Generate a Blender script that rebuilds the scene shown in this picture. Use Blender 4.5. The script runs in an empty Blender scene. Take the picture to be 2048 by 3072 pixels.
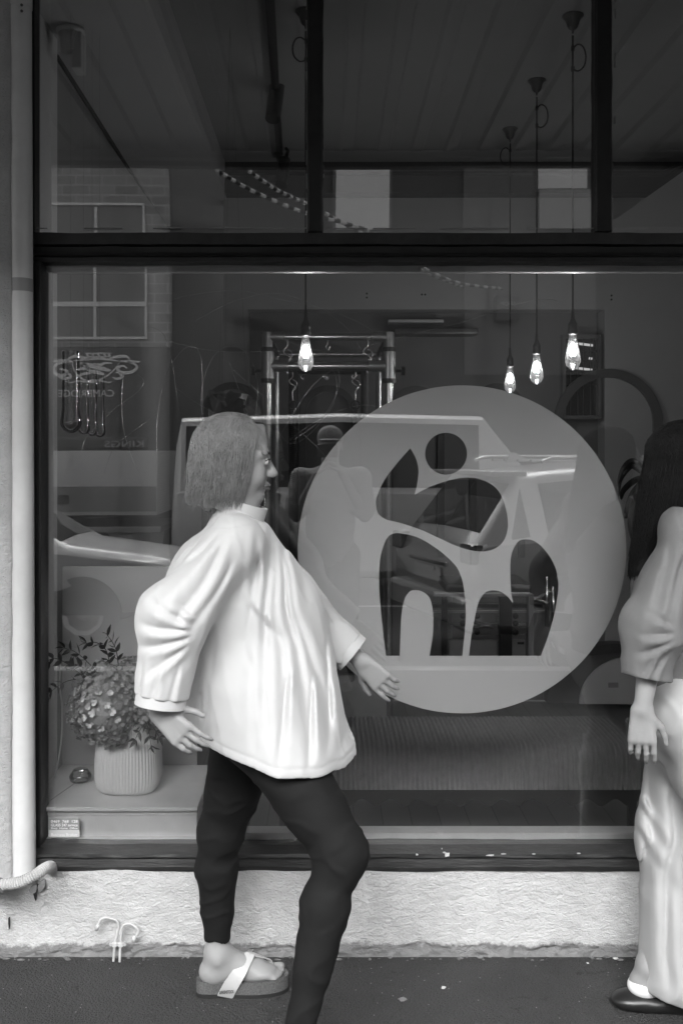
import bpy, bmesh, math, random
import numpy as np
from mathutils import Vector, Matrix

# ------------------------------------------------------------------ camera, world, light
S = bpy.context.scene
COL = S.collection
F_PX = 2987.0          # focal length in photo pixels
CXP, CYP = 975.0, 1355.0
CAMZ, CAMD = 1.66, 3.27   # camera height, distance to the front of the wall
cam = bpy.data.cameras.new('camera')
camo = bpy.data.objects.new('camera', cam)
COL.objects.link(camo)
camo.location = (0, -CAMD, CAMZ)
camo.rotation_euler = (math.radians(90), 0, 0)
cam.sensor_fit = 'VERTICAL'
cam.sensor_height = 36; cam.sensor_width = 24
cam.lens = 35
cam.shift_x = (1024 - CXP) / 3072
cam.shift_y = -(1536 - CYP) / 3072
cam.clip_start = 0.05; cam.clip_end = 800
S.camera = camo

SUN_EL, SUN_AZ = 38, 188      # a soft overcast sun over the street, reaching in under the awning
W = bpy.data.worlds.new('World'); S.world = W; W.use_nodes = True
nt = W.node_tree
bg = nt.nodes['Background']
sky = nt.nodes.new('ShaderNodeTexSky'); sky.sky_type = 'NISHITA'; sky.sun_disc = False
sky.sun_elevation = math.radians(SUN_EL); sky.sun_rotation = math.radians(SUN_AZ)
sky.dust_density = 4.0
bw = nt.nodes.new('ShaderNodeRGBToBW')
nt.links.new(sky.outputs[0], bw.inputs[0]); nt.links.new(bw.outputs[0], bg.inputs[0])
bg.inputs[1].default_value = 0.15
sl = bpy.data.lights.new('sun', 'SUN'); sl.energy = .75; sl.angle = math.radians(35); sl.color = (1, 1, 1)
so = bpy.data.objects.new('sun', sl); COL.objects.link(so)
el, az = math.radians(SUN_EL), math.radians(SUN_AZ)
sd = Vector((math.sin(az) * math.cos(el), math.cos(az) * math.cos(el), math.sin(el)))
so.rotation_euler = sd.to_track_quat('Z', 'Y').to_euler()
S.view_settings.view_transform = 'Standard'
S.view_settings.look = 'None'
S.view_settings.exposure = 1.9
S.view_settings.gamma = 1
S.cycles.use_denoising = True
S.cycles.max_bounces = 9
S.cycles.transparent_max_bounces = 24
S.cycles.glossy_bounces = 5
S.cycles.caustics_reflective = False
S.cycles.caustics_refractive = False
S.cycles.sample_clamp_indirect = 6

# ------------------------------------------------------------------ helpers
def P(px, py, d):
    """photo pixel at distance d from the camera plane -> world"""
    return Vector(((px - CXP) / F_PX * d, d - CAMD, CAMZ - (py - CYP) / F_PX * d))

def Rf(px, py, d):
    """world point whose reflection in the glass (d metres in front of it) shows at the pixel"""
    k = (CAMD + 0.05 + d) / F_PX
    return Vector(((px - CXP) * k, -d, CAMZ - (py - CYP) * k))

def tag(o, label=None, cat=None, group=None, kind=None):
    if label: o['label'] = label
    if cat: o['category'] = cat
    if group: o['group'] = group
    if kind: o['kind'] = kind
    return o

def empty(name, loc=(0, 0, 0), label=None, cat=None, group=None, rz=0):
    o = bpy.data.objects.new(name, None)
    o.empty_display_size = 0.1
    o.location = loc; o.rotation_euler = (0, 0, rz)
    COL.objects.link(o)
    bpy.context.view_layer.update()
    return tag(o, label, cat, group)

def plink(name, me, m, parent, smooth=False, local=False):
    """parented; local=True means the mesh is given in the parent's own space"""
    o = bpy.data.objects.new(name, me); COL.objects.link(o)
    for mm in (m if isinstance(m, (list, tuple)) else [m]): me.materials.append(mm)
    if smooth: me.polygons.foreach_set('use_smooth', [True] * len(me.polygons))
    if parent is not None:
        o.parent = parent
        if not local:
            o.matrix_parent_inverse = world_of(parent).inverted()
    return o

def world_of(o):
    m = Matrix.LocRotScale(o.location, o.rotation_euler, o.scale)
    if o.parent is not None:
        return world_of(o.parent) @ o.matrix_parent_inverse @ m
    return m

class MB:
    """collects shapes into one mesh"""
    def __init__(s): s.v = []; s.f = []; s.mi = []
    def add(s, v, f, mi=0):
        b = len(s.v); s.v += [tuple(x) for x in v]
        s.f += [tuple(i + b for i in q) for q in f]; s.mi += [mi] * len(f); return s
    def box(s, lo, hi, mi=0, bev=0.0):
        x0, y0, z0 = lo; x1, y1, z1 = hi
        if bev > 0:
            bm = bmesh.new(); bmesh.ops.create_cube(bm, size=1)
            for v in bm.verts:
                v.co = Vector(((x0 + x1) / 2 + v.co.x * (x1 - x0), (y0 + y1) / 2 + v.co.y * (y1 - y0), (z0 + z1) / 2 + v.co.z * (z1 - z0)))
            bmesh.ops.bevel(bm, geom=bm.edges[:], offset=bev, segments=2, profile=0.6, affect='EDGES')
            bm.verts.index_update()
            s.add([v.co.copy() for v in bm.verts], [[v.index for v in f.verts] for f in bm.faces], mi); bm.free(); return s
        v = [(x0, y0, z0), (x1, y0, z0), (x1, y1, z0), (x0, y1, z0), (x0, y0, z1), (x1, y0, z1), (x1, y1, z1), (x0, y1, z1)]
        f = [(0, 3, 2, 1), (4, 5, 6, 7), (0, 1, 5, 4), (1, 2, 6, 5), (2, 3, 7, 6), (3, 0, 4, 7)]
        return s.add(v, f, mi)
    def tube(s, pts, r, n=10, mi=0, caps=True):
        pts = [Vector(p) for p in pts]
        rs = r if isinstance(r, (list, tuple)) else [r] * len(pts)
        rings = []; up = None
        for i, p in enumerate(pts):
            t = (pts[min(i + 1, len(pts) - 1)] - pts[max(i - 1, 0)]).normalized()
            if up is None:
                up = Vector((0, 0, 1)) if abs(t.z) < .9 else Vector((1, 0, 0))
            a = t.cross(up)
            if a.length < 1e-5: a = t.cross(Vector((0.3, 1, 0.1)))
            a.normalize(); b = a.cross(t).normalized(); up = b
            rings.append([p + (a * math.cos(2 * math.pi * k / n) + b * math.sin(2 * math.pi * k / n)) * rs[i] for k in range(n)])
        v = [q for rr in rings for q in rr]
        f = [(i * n + k, i * n + (k + 1) % n, (i + 1) * n + (k + 1) % n, (i + 1) * n + k) for i in range(len(pts) - 1) for k in range(n)]
        if caps: f += [tuple(range(n))[::-1], tuple((len(pts) - 1) * n + k for k in range(n))]
        return s.add(v, f, mi)
    def lathe(s, prof, c, n=24, mi=0, axis='Z', sx=1, sy=1):
        c = Vector(c); v = []
        for r, h in prof:
            for k in range(n):
                a = 2 * math.pi * k / n
                x, y = r * math.cos(a) * sx, r * math.sin(a) * sy
                if axis == 'Z': q = Vector((x, y, h))
                elif axis == 'Y': q = Vector((x, h, y))
                else: q = Vector((h, x, y))
                v.append(c + q)
        m = len(prof)
        f = [(i * n + k, i * n + (k + 1) % n, (i + 1) * n + (k + 1) % n, (i + 1) * n + k) for i in range(m - 1) for k in range(n)]
        return s.add(v, f, mi)
    def prism(s, pts, y0, y1, mi=0):
        """polygon given as (x,z), extruded along y"""
        n = len(pts)
        v = [(x, y0, z) for x, z in pts] + [(x, y1, z) for x, z in pts]
        f = [tuple(range(n)), tuple(range(2 * n - 1, n - 1, -1))] + [(k, k + n, (k + 1) % n + n, (k + 1) % n) for k in range(n)]
        return s.add(v, f, mi)
    def quad(s, a, b, c, d, mi=0): return s.add([a, b, c, d], [(0, 1, 2, 3)], mi)
    def mesh(s, name='m', fix=True):
        me = bpy.data.meshes.new(name); me.from_pydata(s.v, [], s.f)
        for i, p in enumerate(me.polygons): p.material_index = s.mi[i]
        if fix:
            bm = bmesh.new(); bm.from_mesh(me)
            bmesh.ops.recalc_face_normals(bm, faces=bm.faces); bm.to_mesh(me); bm.free()
        me.update(); return me
    def build(s, name, m, parent=None, smooth=False, local=False, fix=True):
        return plink(name, s.mesh(name, fix), m, parent, smooth, local)

def smooth_by_angle(o, deg=40):
    me = o.data
    me.polygons.foreach_set('use_smooth', [True] * len(me.polygons))
    bm = bmesh.new(); bm.from_mesh(me)
    for e in bm.edges:
        if len(e.link_faces) == 2 and e.calc_face_angle(0) > math.radians(deg): e.smooth = False
    bm.to_mesh(me); bm.free()

def catmull(pts, sub=8, closed=False, sharp=()):
    pts = [Vector(p) for p in pts]; n = len(pts); out = []
    rng = n if closed else n - 1
    for i in range(rng):
        p1, p2 = pts[i], pts[(i + 1) % n]
        p0 = pts[(i - 1) % n] if (closed or i > 0) else p1
        p3 = pts[(i + 2) % n] if (closed or i + 2 < n) else p2
        if i in sharp: p0 = p1
        if (i + 1) % n in sharp: p3 = p2
        for k in range(sub):
            t = k / sub
            out.append(0.5 * ((2 * p1) + (p2 - p0) * t + (2 * p0 - 5 * p1 + 4 * p2 - p3) * t * t + (3 * p1 - p0 - 3 * p2 + p3) * t ** 3))
    if not closed: out.append(pts[-1])
    return out

# ---- materials (everything in this photograph is grey)
MATS = {}
def mat(name, g=0.5, rough=0.6, metal=0.0, var=0.0, vscale=6.0, bump=0.0, bscale=60.0, spec=0.5, coat=0.0, bdist=0.01, detail=6):
    if name in MATS: return MATS[name]
    m = bpy.data.materials.new(name); m.use_nodes = True; MATS[name] = m
    nt = m.node_tree; b = nt.nodes['Principled BSDF']
    b.inputs['Base Color'].default_value = (g, g, g, 1)
    b.inputs['Roughness'].default_value = rough
    b.inputs['Metallic'].default_value = metal
    b.inputs['Specular IOR Level'].default_value = spec
    b.inputs['Coat Weight'].default_value = coat
    tc = nt.nodes.new('ShaderNodeTexCoord')
    if var > 0:
        n = nt.nodes.new('ShaderNodeTexNoise'); n.inputs['Scale'].default_value = vscale; n.inputs['Detail'].default_value = 8
        n.inputs['Roughness'].default_value = 0.65
        r = nt.nodes.new('ShaderNodeMapRange')
        r.inputs[1].default_value = 0.3; r.inputs[2].default_value = 0.7
        r.inputs[3].default_value = max(g * (1 - var), 0); r.inputs[4].default_value = min(g * (1 + var), 1)
        nt.links.new(tc.outputs['Object'], n.inputs['Vector']); nt.links.new(n.outputs[0], r.inputs[0])
        nt.links.new(r.outputs[0], b.inputs['Base Color'])
    if bump > 0:
        n2 = nt.nodes.new('ShaderNodeTexNoise'); n2.inputs['Scale'].default_value = bscale; n2.inputs['Detail'].default_value = detail
        bp = nt.nodes.new('ShaderNodeBump'); bp.inputs['Strength'].default_value = bump; bp.inputs['Distance'].default_value = bdist
        nt.links.new(tc.outputs['Object'], n2.inputs['Vector']); nt.links.new(n2.outputs[0], bp.inputs['Height'])
        nt.links.new(bp.outputs[0], b.inputs['Normal'])
    return m

def nodes_of(m): return m.node_tree, m.node_tree.nodes['Principled BSDF']

def ramp(nt, fac, stops):
    r = nt.nodes.new('ShaderNodeValToRGB')
    while len(r.color_ramp.elements) < len(stops): r.color_ramp.elements.new(0.5)
    for e, (p, g) in zip(r.color_ramp.elements, stops):
        e.position = p; e.color = (g, g, g, 1)
    nt.links.new(fac, r.inputs[0]); return r.outputs[0]

def noise(nt, vec, scale, detail=6, rough=0.6, dist=0.0):
    n = nt.nodes.new('ShaderNodeTexNoise'); n.inputs['Scale'].default_value = scale
    n.inputs['Detail'].default_value = detail; n.inputs['Roughness'].default_value = rough; n.inputs['Distortion'].default_value = dist
    nt.links.new(vec, n.inputs['Vector']); return n.outputs[0]

def mapping(nt, sc=(1, 1, 1), rot=(0, 0, 0)):
    tc = nt.nodes.new('ShaderNodeTexCoord'); mp = nt.nodes.new('ShaderNodeMapping')
    mp.inputs['Scale'].default_value = sc; mp.inputs['Rotation'].default_value = rot
    nt.links.new(tc.outputs['Object'], mp.inputs['Vector']); return mp.outputs[0]

def mathn(nt, op, a, b=None):
    n = nt.nodes.new('ShaderNodeMath'); n.operation = op
    for i, x in enumerate((a, b)):
        if x is None: continue
        if isinstance(x, (int, float)): n.inputs[i].default_value = x
        else: nt.links.new(x, n.inputs[i])
    return n.outputs[0]

def mixc(nt, fac, a, b):
    n = nt.nodes.new('ShaderNodeMix'); n.data_type = 'RGBA'
    for k, x in ((0, fac), (6, a), (7, b)):
        if isinstance(x, (int, float)):
            n.inputs[k].default_value = x if k == 0 else (x, x, x, 1)
        else: nt.links.new(x, n.inputs[k])
    return n.outputs[2]

def bumpn(nt, h, strength, dist, target, prev=None):
    b = nt.nodes.new('ShaderNodeBump'); b.inputs['Strength'].default_value = strength; b.inputs['Distance'].default_value = dist
    nt.links.new(h, b.inputs['Height'])
    if prev is not None: nt.links.new(prev, b.inputs['Normal'])
    if target is not None: nt.links.new(b.outputs[0], target)
    return b.outputs[0]

def glass_mat(name, k=1.4, wav=0.0, wscale=1.5, tint=0.95, rough=0.0):
    m = bpy.data.materials.new(name); m.use_nodes = True; nt = m.node_tree
    nt.nodes.remove(nt.nodes['Principled BSDF'])
    out = nt.nodes['Material Output']
    tr = nt.nodes.new('ShaderNodeBsdfTransparent'); tr.inputs[0].default_value = (tint, tint, tint, 1)
    gl = nt.nodes.new('ShaderNodeBsdfGlossy'); gl.inputs['Roughness'].default_value = rough; gl.inputs[0].default_value = (1, 1, 1, 1)
    fr = nt.nodes.new('ShaderNodeFresnel'); fr.inputs[0].default_value = 1.5
    mu = nt.nodes.new('ShaderNodeMath'); mu.operation = 'MULTIPLY'; mu.inputs[1].default_value = k; mu.use_clamp = True
    mx = nt.nodes.new('ShaderNodeMixShader')
    nt.links.new(fr.outputs[0], mu.inputs[0]); nt.links.new(mu.outputs[0], mx.inputs[0])
    nt.links.new(tr.outputs[0], mx.inputs[1]); nt.links.new(gl.outputs[0], mx.inputs[2]); nt.links.new(mx.outputs[0], out.inputs[0])
    if wav > 0:
        v = mapping(nt, (1, 1, 0.35))
        bumpn(nt, noise(nt, v, wscale, 1, 0.4), 1.0, wav, gl.inputs['Normal'])
    return m

def emit_mat(name, s):
    m = bpy.data.materials.new(name); m.use_nodes = True; nt = m.node_tree
    nt.nodes.remove(nt.nodes['Principled BSDF']); e = nt.nodes.new('ShaderNodeEmission'); e.inputs[1].default_value = s
    nt.links.new(e.outputs[0], nt.nodes['Material Output'].inputs[0]); return m

def text_mesh(body, size, extrude=0.0005, align='LEFT', space=1.0):
    cu = bpy.data.curves.new('t', 'FONT'); cu.body = body; cu.size = size; cu.extrude = extrude
    cu.align_x = align; cu.align_y = 'BOTTOM_BASELINE'; cu.space_character = space; cu.resolution_u = 3
    o = bpy.data.objects.new('t', cu); COL.objects.link(o)
    dg = bpy.context.evaluated_depsgraph_get()
    me = bpy.data.meshes.new_from_object(o.evaluated_get(dg))
    bpy.data.objects.remove(o); bpy.data.curves.remove(cu)
    me.materials.clear()
    return me

def text(name, body, size, loc, m, parent=None, facing='-Y', align='LEFT', width=None, bold=0.0, extrude=0.0006, space=1.0, rot=None, label=None):
    me = text_mesh(body, size, extrude, align, space)
    n = len(me.vertices); co = np.empty(n * 3, np.float32); me.vertices.foreach_get('co', co); co = co.reshape(-1, 3)
    if width:
        w = co[:, 0].max() - co[:, 0].min(); co[:, 0] *= width / w
    me.vertices.foreach_set('co', co.ravel())
    R = Matrix.Rotation(math.radians(90), 4, 'X')
    if facing == '+Y': R = Matrix.Rotation(math.pi, 4, 'Z') @ R
    if rot is not None: R = rot
    me.transform(Matrix.Translation(loc) @ R)
    me.update()
    return plink(name, me, m, parent)

# ---- numpy implicit surfaces: one continuous skin per body or garment
def vnoise(x, y, z, seed=0):
    xi = np.floor(x).astype(np.int64); yi = np.floor(y).astype(np.int64); zi = np.floor(z).astype(np.int64)
    xf, yf, zf = x - xi, y - yi, z - zi
    def h(a, b, c):
        n = (a * 374761393 + b * 668265263 + c * 2147483647 + seed * 1274126177) & 0xffffffff
        n = ((n ^ (n >> 13)) * 1274126177) & 0xffffffff
        return ((n ^ (n >> 16)) & 0xffff).astype(np.float32) / 65535.0
    u, v, w = xf * xf * (3 - 2 * xf), yf * yf * (3 - 2 * yf), zf * zf * (3 - 2 * zf)
    r = 0
    for dx in (0, 1):
        for dy in (0, 1):
            for dz in (0, 1):
                r = r + h(xi + dx, yi + dy, zi + dz) * (u if dx else 1 - u) * (v if dy else 1 - v) * (w if dz else 1 - w)
    return r * 2 - 1

def fbm(x, y, z, o=3, seed=0):
    r = 0; a = 1.0; s = 1.0
    for i in range(o):
        r = r + a * vnoise(x * s, y * s, z * s, seed + i); a *= .5; s *= 2.03
    return r

class SDF:
    def __init__(s, lo, hi, h):
        s.lo = np.array(lo, np.float64); s.h = h
        s.n = tuple(int(math.ceil((b - a) / h)) + 1 for a, b in zip(lo, hi))
        s.d = np.full(s.n, 0.5, np.float32)
        s.ax = [(s.lo[i] + np.arange(s.n[i]) * h).astype(np.float32) for i in range(3)]
    def region(s, lo, hi):
        sl = []
        for i in range(3):
            a = int(max(0, math.floor((lo[i] - s.lo[i]) / s.h))); b = int(min(s.n[i], math.ceil((hi[i] - s.lo[i]) / s.h) + 1))
            if b <= a: return None
            sl.append(slice(a, b))
        return tuple(sl)
    def coords(s, sl):
        return (s.ax[0][sl[0]][:, None, None], s.ax[1][sl[1]][None, :, None], s.ax[2][sl[2]][None, None, :])
    def comb(s, sl, e, k, op='add'):
        a = s.d[sl]
        if op == 'add':
            if k > 0:
                hh = np.maximum(k - np.abs(a - e), 0) / k
                s.d[sl] = np.minimum(a, e) - hh * hh * k * .25
            else: s.d[sl] = np.minimum(a, e)
        else:
            e = -e
            if k > 0:
                hh = np.maximum(k - np.abs(a - e), 0) / k
                s.d[sl] = np.maximum(a, e) + hh * hh * k * .25
            else: s.d[sl] = np.maximum(a, e)
    def cap(s, a, b, ra, rb, k=.02, op='add', sc=(1, 1, 1)):
        a = np.array(a, np.float32); b = np.array(b, np.float32); sc = np.array(sc, np.float32)
        m = max(ra, rb) * max(sc) + k + 4 * s.h + .02
        sl = s.region(np.minimum(a, b) - m, np.maximum(a, b) + m)
        if sl is None: return
        X, Y, Z = s.coords(sl)
        isc = 1 / sc
        ba = (b - a) * isc; L = float(ba @ ba) + 1e-12
        px, py, pz = (X - a[0]) * isc[0], (Y - a[1]) * isc[1], (Z - a[2]) * isc[2]
        t = np.clip((px * ba[0] + py * ba[1] + pz * ba[2]) / L, 0, 1)
        e = (np.sqrt((px - t * ba[0]) ** 2 + (py - t * ba[1]) ** 2 + (pz - t * ba[2]) ** 2) - (ra + (rb - ra) * t)) * float(min(sc))
        s.comb(sl, e.astype(np.float32), k, op)
    def ell(s, c, r, k=.02, op='add', R=None):
        c = np.array(c, np.float32); r = np.array(r, np.float32)
        m = float(r.max()) + k + 4 * s.h + .02
        sl = s.region(c - m, c + m)
        if sl is None: return
        X, Y, Z = s.coords(sl); X = X - c[0]; Y = Y - c[1]; Z = Z - c[2]
        if R is not None:   # columns of R are the ellipsoid's axes
            R = np.array(R, np.float32)
            X, Y, Z = (X * R[0, i] + Y * R[1, i] + Z * R[2, i] for i in range(3))
        q = np.sqrt((X / r[0]) ** 2 + (Y / r[1]) ** 2 + (Z / r[2]) ** 2)
        q2 = np.sqrt((X / r[0] ** 2) ** 2 + (Y / r[1] ** 2) ** 2 + (Z / r[2] ** 2) ** 2) + 1e-9
        s.comb(sl, (q * (q - 1) / q2).astype(np.float32), k, op)
    def disp(s, fn, band=.06):
        idx = np.where(np.abs(s.d) < band)
        x, y, z = (s.ax[i][idx[i]] for i in range(3))
        s.d[idx] += fn(x.astype(np.float64), y.astype(np.float64), z.astype(np.float64)).astype(np.float32)
    def clip(s, fn):
        """keep only where fn(x,y,z) < 0"""
        X, Y, Z = s.ax[0][:, None, None], s.ax[1][None, :, None], s.ax[2][None, None, :]
        s.d = np.maximum(s.d, np.broadcast_to(fn(X, Y, Z), s.n).astype(np.float32))
    def mesh(s, name, relax=1):
        d = s.d; d[0] = d[-1] = .5; d[:, 0] = d[:, -1] = .5; d[:, :, 0] = d[:, :, -1] = .5
        ins = d < 0
        c = np.zeros(tuple(k - 1 for k in s.n), np.int8)
        for i in (0, 1):
            for j in (0, 1):
                for k in (0, 1):
                    c += ins[i:s.n[0] - 1 + i, j:s.n[1] - 1 + j, k:s.n[2] - 1 + k]
        act = np.argwhere((c > 0) & (c < 8))
        idm = np.full(c.shape, -1, np.int32); idm[act[:, 0], act[:, 1], act[:, 2]] = np.arange(len(act))
        offs = [(i, j, k) for i in (0, 1) for j in (0, 1) for k in (0, 1)]
        cv = np.stack([d[act[:, 0] + o[0], act[:, 1] + o[1], act[:, 2] + o[2]] for o in offs], 1)
        acc = np.zeros((len(act), 3)); cnt = np.zeros(len(act))
        for a in range(8):
            for b in range(a + 1, 8):
                oa, ob = np.array(offs[a]), np.array(offs[b])
                if np.abs(oa - ob).sum() != 1: continue
                va, vb = cv[:, a], cv[:, b]
                m = (va < 0) != (vb < 0)
                t = np.where(m, va / np.where(va == vb, 1, va - vb), 0)
                acc += np.where(m[:, None], oa + t[:, None] * (ob - oa), 0); cnt += m
        V = (act + acc / cnt[:, None]) * s.h + s.lo
        Q = []
        for axn in range(3):
            sl0 = [slice(None)] * 3; sl1 = [slice(None)] * 3
            sl0[axn] = slice(0, -1); sl1[axn] = slice(1, None)
            A, B = ins[tuple(sl0)], ins[tuple(sl1)]
            e = np.argwhere(A != B); inside_first = A[e[:, 0], e[:, 1], e[:, 2]]
            u, w = [(1, 2), (2, 0), (0, 1)][axn]
            q = []
            for du, dw in ((-1, -1), (0, -1), (0, 0), (-1, 0)):
                f = e.copy(); f[:, u] += du; f[:, w] += dw
                q.append(idm[f[:, 0], f[:, 1], f[:, 2]])
            q = np.stack(q, 1)
            q[~inside_first] = q[~inside_first][:, ::-1]
            Q.append(q)
        Q = np.concatenate(Q); Q = Q[(Q >= 0).all(1)]
        for _ in range(relax):
            s1 = np.zeros_like(V); n1 = np.zeros(len(V))
            for a, b in ((0, 1), (1, 2), (2, 3), (3, 0)):
                np.add.at(s1, Q[:, a], V[Q[:, b]]); np.add.at(s1, Q[:, b], V[Q[:, a]])
                np.add.at(n1, Q[:, a], 1); np.add.at(n1, Q[:, b], 1)
            V = V * .5 + .5 * s1 / np.maximum(n1, 1)[:, None]
        me = bpy.data.meshes.new(name)
        me.vertices.add(len(V)); me.vertices.foreach_set('co', V.astype(np.float32).ravel())
        me.loops.add(len(Q) * 4); me.loops.foreach_set('vertex_index', Q.astype(np.int32).ravel())
        me.polygons.add(len(Q)); me.polygons.foreach_set('loop_start', np.arange(0, len(Q) * 4, 4, dtype=np.int32))
        me.polygons.foreach_set('loop_total', np.full(len(Q), 4, np.int32))
        me.update(calc_edges=True); me.validate()
        me.polygons.foreach_set('use_smooth', [True] * len(me.polygons))
        return me
# ------------------------------------------------------------------ materials of the street front
def stucco_mat(name, g, big=1.0):
    m = mat(name, g, 0.85); nt, b = nodes_of(m)
    v = mapping(nt, (1, 1, 1.7))
    n1 = noise(nt, v, 55 * big, 5, .6, 1.0); n2 = noise(nt, v, 9, 5, .6); n3 = noise(nt, mapping(nt), 170, 3)
    base = mixc(nt, ramp(nt, noise(nt, mapping(nt, (1, 1, .6)), 3.1, 6, .7, .8), [(.38, .0), (.6, 1.)]), g * .80, g * 1.04); base = mixc(nt, ramp(nt, n2, [(.35, .35), (.7, 0.)]), base, g * .7)
    # darker low spots of the relief, small chips
    pits = ramp(nt, n1, [(.24, .0), (.36, 1.)])
    base = mixc(nt, pits, g * .72, base)
    ch = noise(nt, mapping(nt), 26, 4, .7)
    base = mixc(nt, ramp(nt, ch, [(.20, .0), (.255, 1.)]), .10, base)
    # dirt creeping up from the pavement with its own ragged edge
    tc = nt.nodes.new('ShaderNodeTexCoord'); sp = nt.nodes.new('ShaderNodeSeparateXYZ'); nt.links.new(tc.outputs['Object'], sp.inputs[0])
    e = mathn(nt, 'SUBTRACT', sp.outputs[2], mathn(nt, 'MULTIPLY', noise(nt, mapping(nt, (1, 1, .5)), 16, 7, .8), .075))
    base = mixc(nt, ramp(nt, e, [(.0, .9), (.010, .0)]), base, g * .35)
    nt.links.new(base, b.inputs['Base Color'])
    h = mathn(nt, 'ADD', n1, mathn(nt, 'MULTIPLY', n3, .25))
    bumpn(nt, h, 1.0, .0072, b.inputs['Normal'])
    return m

M_stucco = stucco_mat('stucco', .55)
M_lip = mat('render_lip', .46, .85, var=.14, vscale=9, bump=.5, bscale=120, bdist=.003)
M_pier = stucco_mat('pier_render', .52)
M_pipe = mat('pipe_pvc', .60, .38, var=.09, vscale=5, bump=.05, bscale=30)
M_pipeband = mat('pipe_band', .30, .45)
M_gap = mat('gap_dark', .02, .9)
M_frame = mat('frame_paint', .014, .42, var=.35, vscale=14, bump=.35, bscale=38, bdist=.004)
M_frame2 = mat('frame_paint_grey', .034, .5, var=.35, vscale=14, bump=.3, bscale=45, bdist=.003)
def sill_mat():
    m = mat('sill_paint', .045, .5); nt, b = nodes_of(m)
    v = mapping(nt, (.35, 1, 3)); n = noise(nt, v, 30, 8, .7)
    c = ramp(nt, n, [(.3, .008), (.62, .026), (.74, .075)])
    chip = noise(nt, mapping(nt, (1, 1, 2)), 24, 7, .75, .4)
    c = mixc(nt, ramp(nt, chip, [(.745, 0), (.755, 1)]), c, .5)
    nt.links.new(c, b.inputs['Base Color'])
    bumpn(nt, n, .6, .006, b.inputs['Normal']); return m
M_sill = sill_mat()
M_white = mat('white_gloss_timber', .70, .45, var=.08, vscale=12, bump=.12, bscale=30, bdist=.004)
M_wood_white = mat('white_plinth', .78, .5, var=.10, vscale=7, bump=.1, bscale=25, bdist=.003)

def asphalt_mat():
    m = mat('asphalt', .05, .85); nt, b = nodes_of(m)
    v = mapping(nt)
    n1 = noise(nt, v, 3.2, 5); n2 = noise(nt, v, 260, 2, .5)
    vo = nt.nodes.new('ShaderNodeTexVoronoi'); vo.inputs['Scale'].default_value = 125; nt.links.new(v, vo.inputs['Vector'])
    c = mixc(nt, ramp(nt, n1, [(.3, 0), (.7, 1)]), .040, .066)
    c = mixc(nt, ramp(nt, n2, [(.35, 0), (.65, 1)]), mixc(nt, .5, c, .02), c)
    # pale stone chips: cells picked by their random colour, centre of the cell only
    pick = mathn(nt, 'GREATER_THAN', vo.outputs['Color'], .89)
    core = ramp(nt, vo.outputs['Distance'], [(.18, 1), (.36, 0)])
    c = mixc(nt, mathn(nt, 'MULTIPLY', pick, core), c, .27)
    st = noise(nt, v, 5.5, 6, .75, 1.2)
    c = mixc(nt, ramp(nt, st, [(.36, .75), (.42, 0)]), c, .018)
    nt.links.new(c, b.inputs['Base Color'])
    h = mathn(nt, 'ADD', n2, mathn(nt, 'MULTIPLY', vo.outputs['Distance'], -.8))
    bumpn(nt, h, 1.0, .010, b.inputs['Normal']); return m
M_asphalt = asphalt_mat()
M_road = mat('road_asphalt', .03, .85, var=.25, vscale=2, bump=.4, bscale=200, bdist=.003)
M_conc = mat('concrete_kerb', .3, .8, var=.2, vscale=6, bump=.3, bscale=60, bdist=.003)

# ------------------------------------------------------------------ ground
def sheet(name, x0, x1, y0, y1, z, m, z0=None):
    b = MB()
    if z0 is None: b.quad((x0, y0, z), (x1, y0, z), (x1, y1, z), (x0, y1, z))
    else: b.box((x0, y0, z0), (x1, y1, z))
    o = b.build(name, m); return tag(o, kind='structure')
KERB = -4.15
sheet('pavement', -30, 30, KERB, 0.0, 0.0, M_asphalt, -.3)
sheet('kerb', -30, 30, KERB - .15, KERB - .0005, .002, M_conc, -.3)
sheet('road', -60, 60, -12.6, KERB - .15, -.13, M_road)
sheet('far_pavement', -60, 60, -14.0, -12.6, 0.0, mat('far_pave', .2, .8, var=.2), -.3)
sheet('ground', -400, 400, -400, 400, -.31, mat('earth', .12, .9, var=.2, vscale=.2))
b = MB(); b.box((-60, -8.15, -.1262), (60, -8.05, -.1258)); tag(b.build('road_marking', mat('road_paint', .7, .6)), kind='structure')
b = MB(); b.box((-1.25, .30, -.3), (3.2, 2.87, .12)); 
def floor_mat():
    m = mat('floor_boards', .035, .32); nt, bb = nodes_of(m)
    br = nt.nodes.new('ShaderNodeTexBrick'); br.inputs['Scale'].default_value = 1; br.offset = .37
    for k, val in (('Brick Width', 1.6), ('Row Height', .12), ('Mortar Size', .0015)): br.inputs[k].default_value = val
    br.inputs['Color1'].default_value = (.09,) * 3 + (1,); br.inputs['Color2'].default_value = (.14,) * 3 + (1,); br.inputs['Mortar'].default_value = (.006,) * 3 + (1,)
    nt.links.new(mapping(nt, (1, 1, 1), (0, 0, math.radians(90))), br.inputs['Vector'])
    g = noise(nt, mapping(nt, (14, 1.2, 1)), 4, 8, .65)
    c = mixc(nt, ramp(nt, g, [(.3, 0), (.7, 1)]), .02, br.outputs[0])
    nt.links.new(br.outputs[0], bb.inputs['Base Color']); return m
tag(b.build('shop_floor', floor_mat()), kind='structure')

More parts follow.
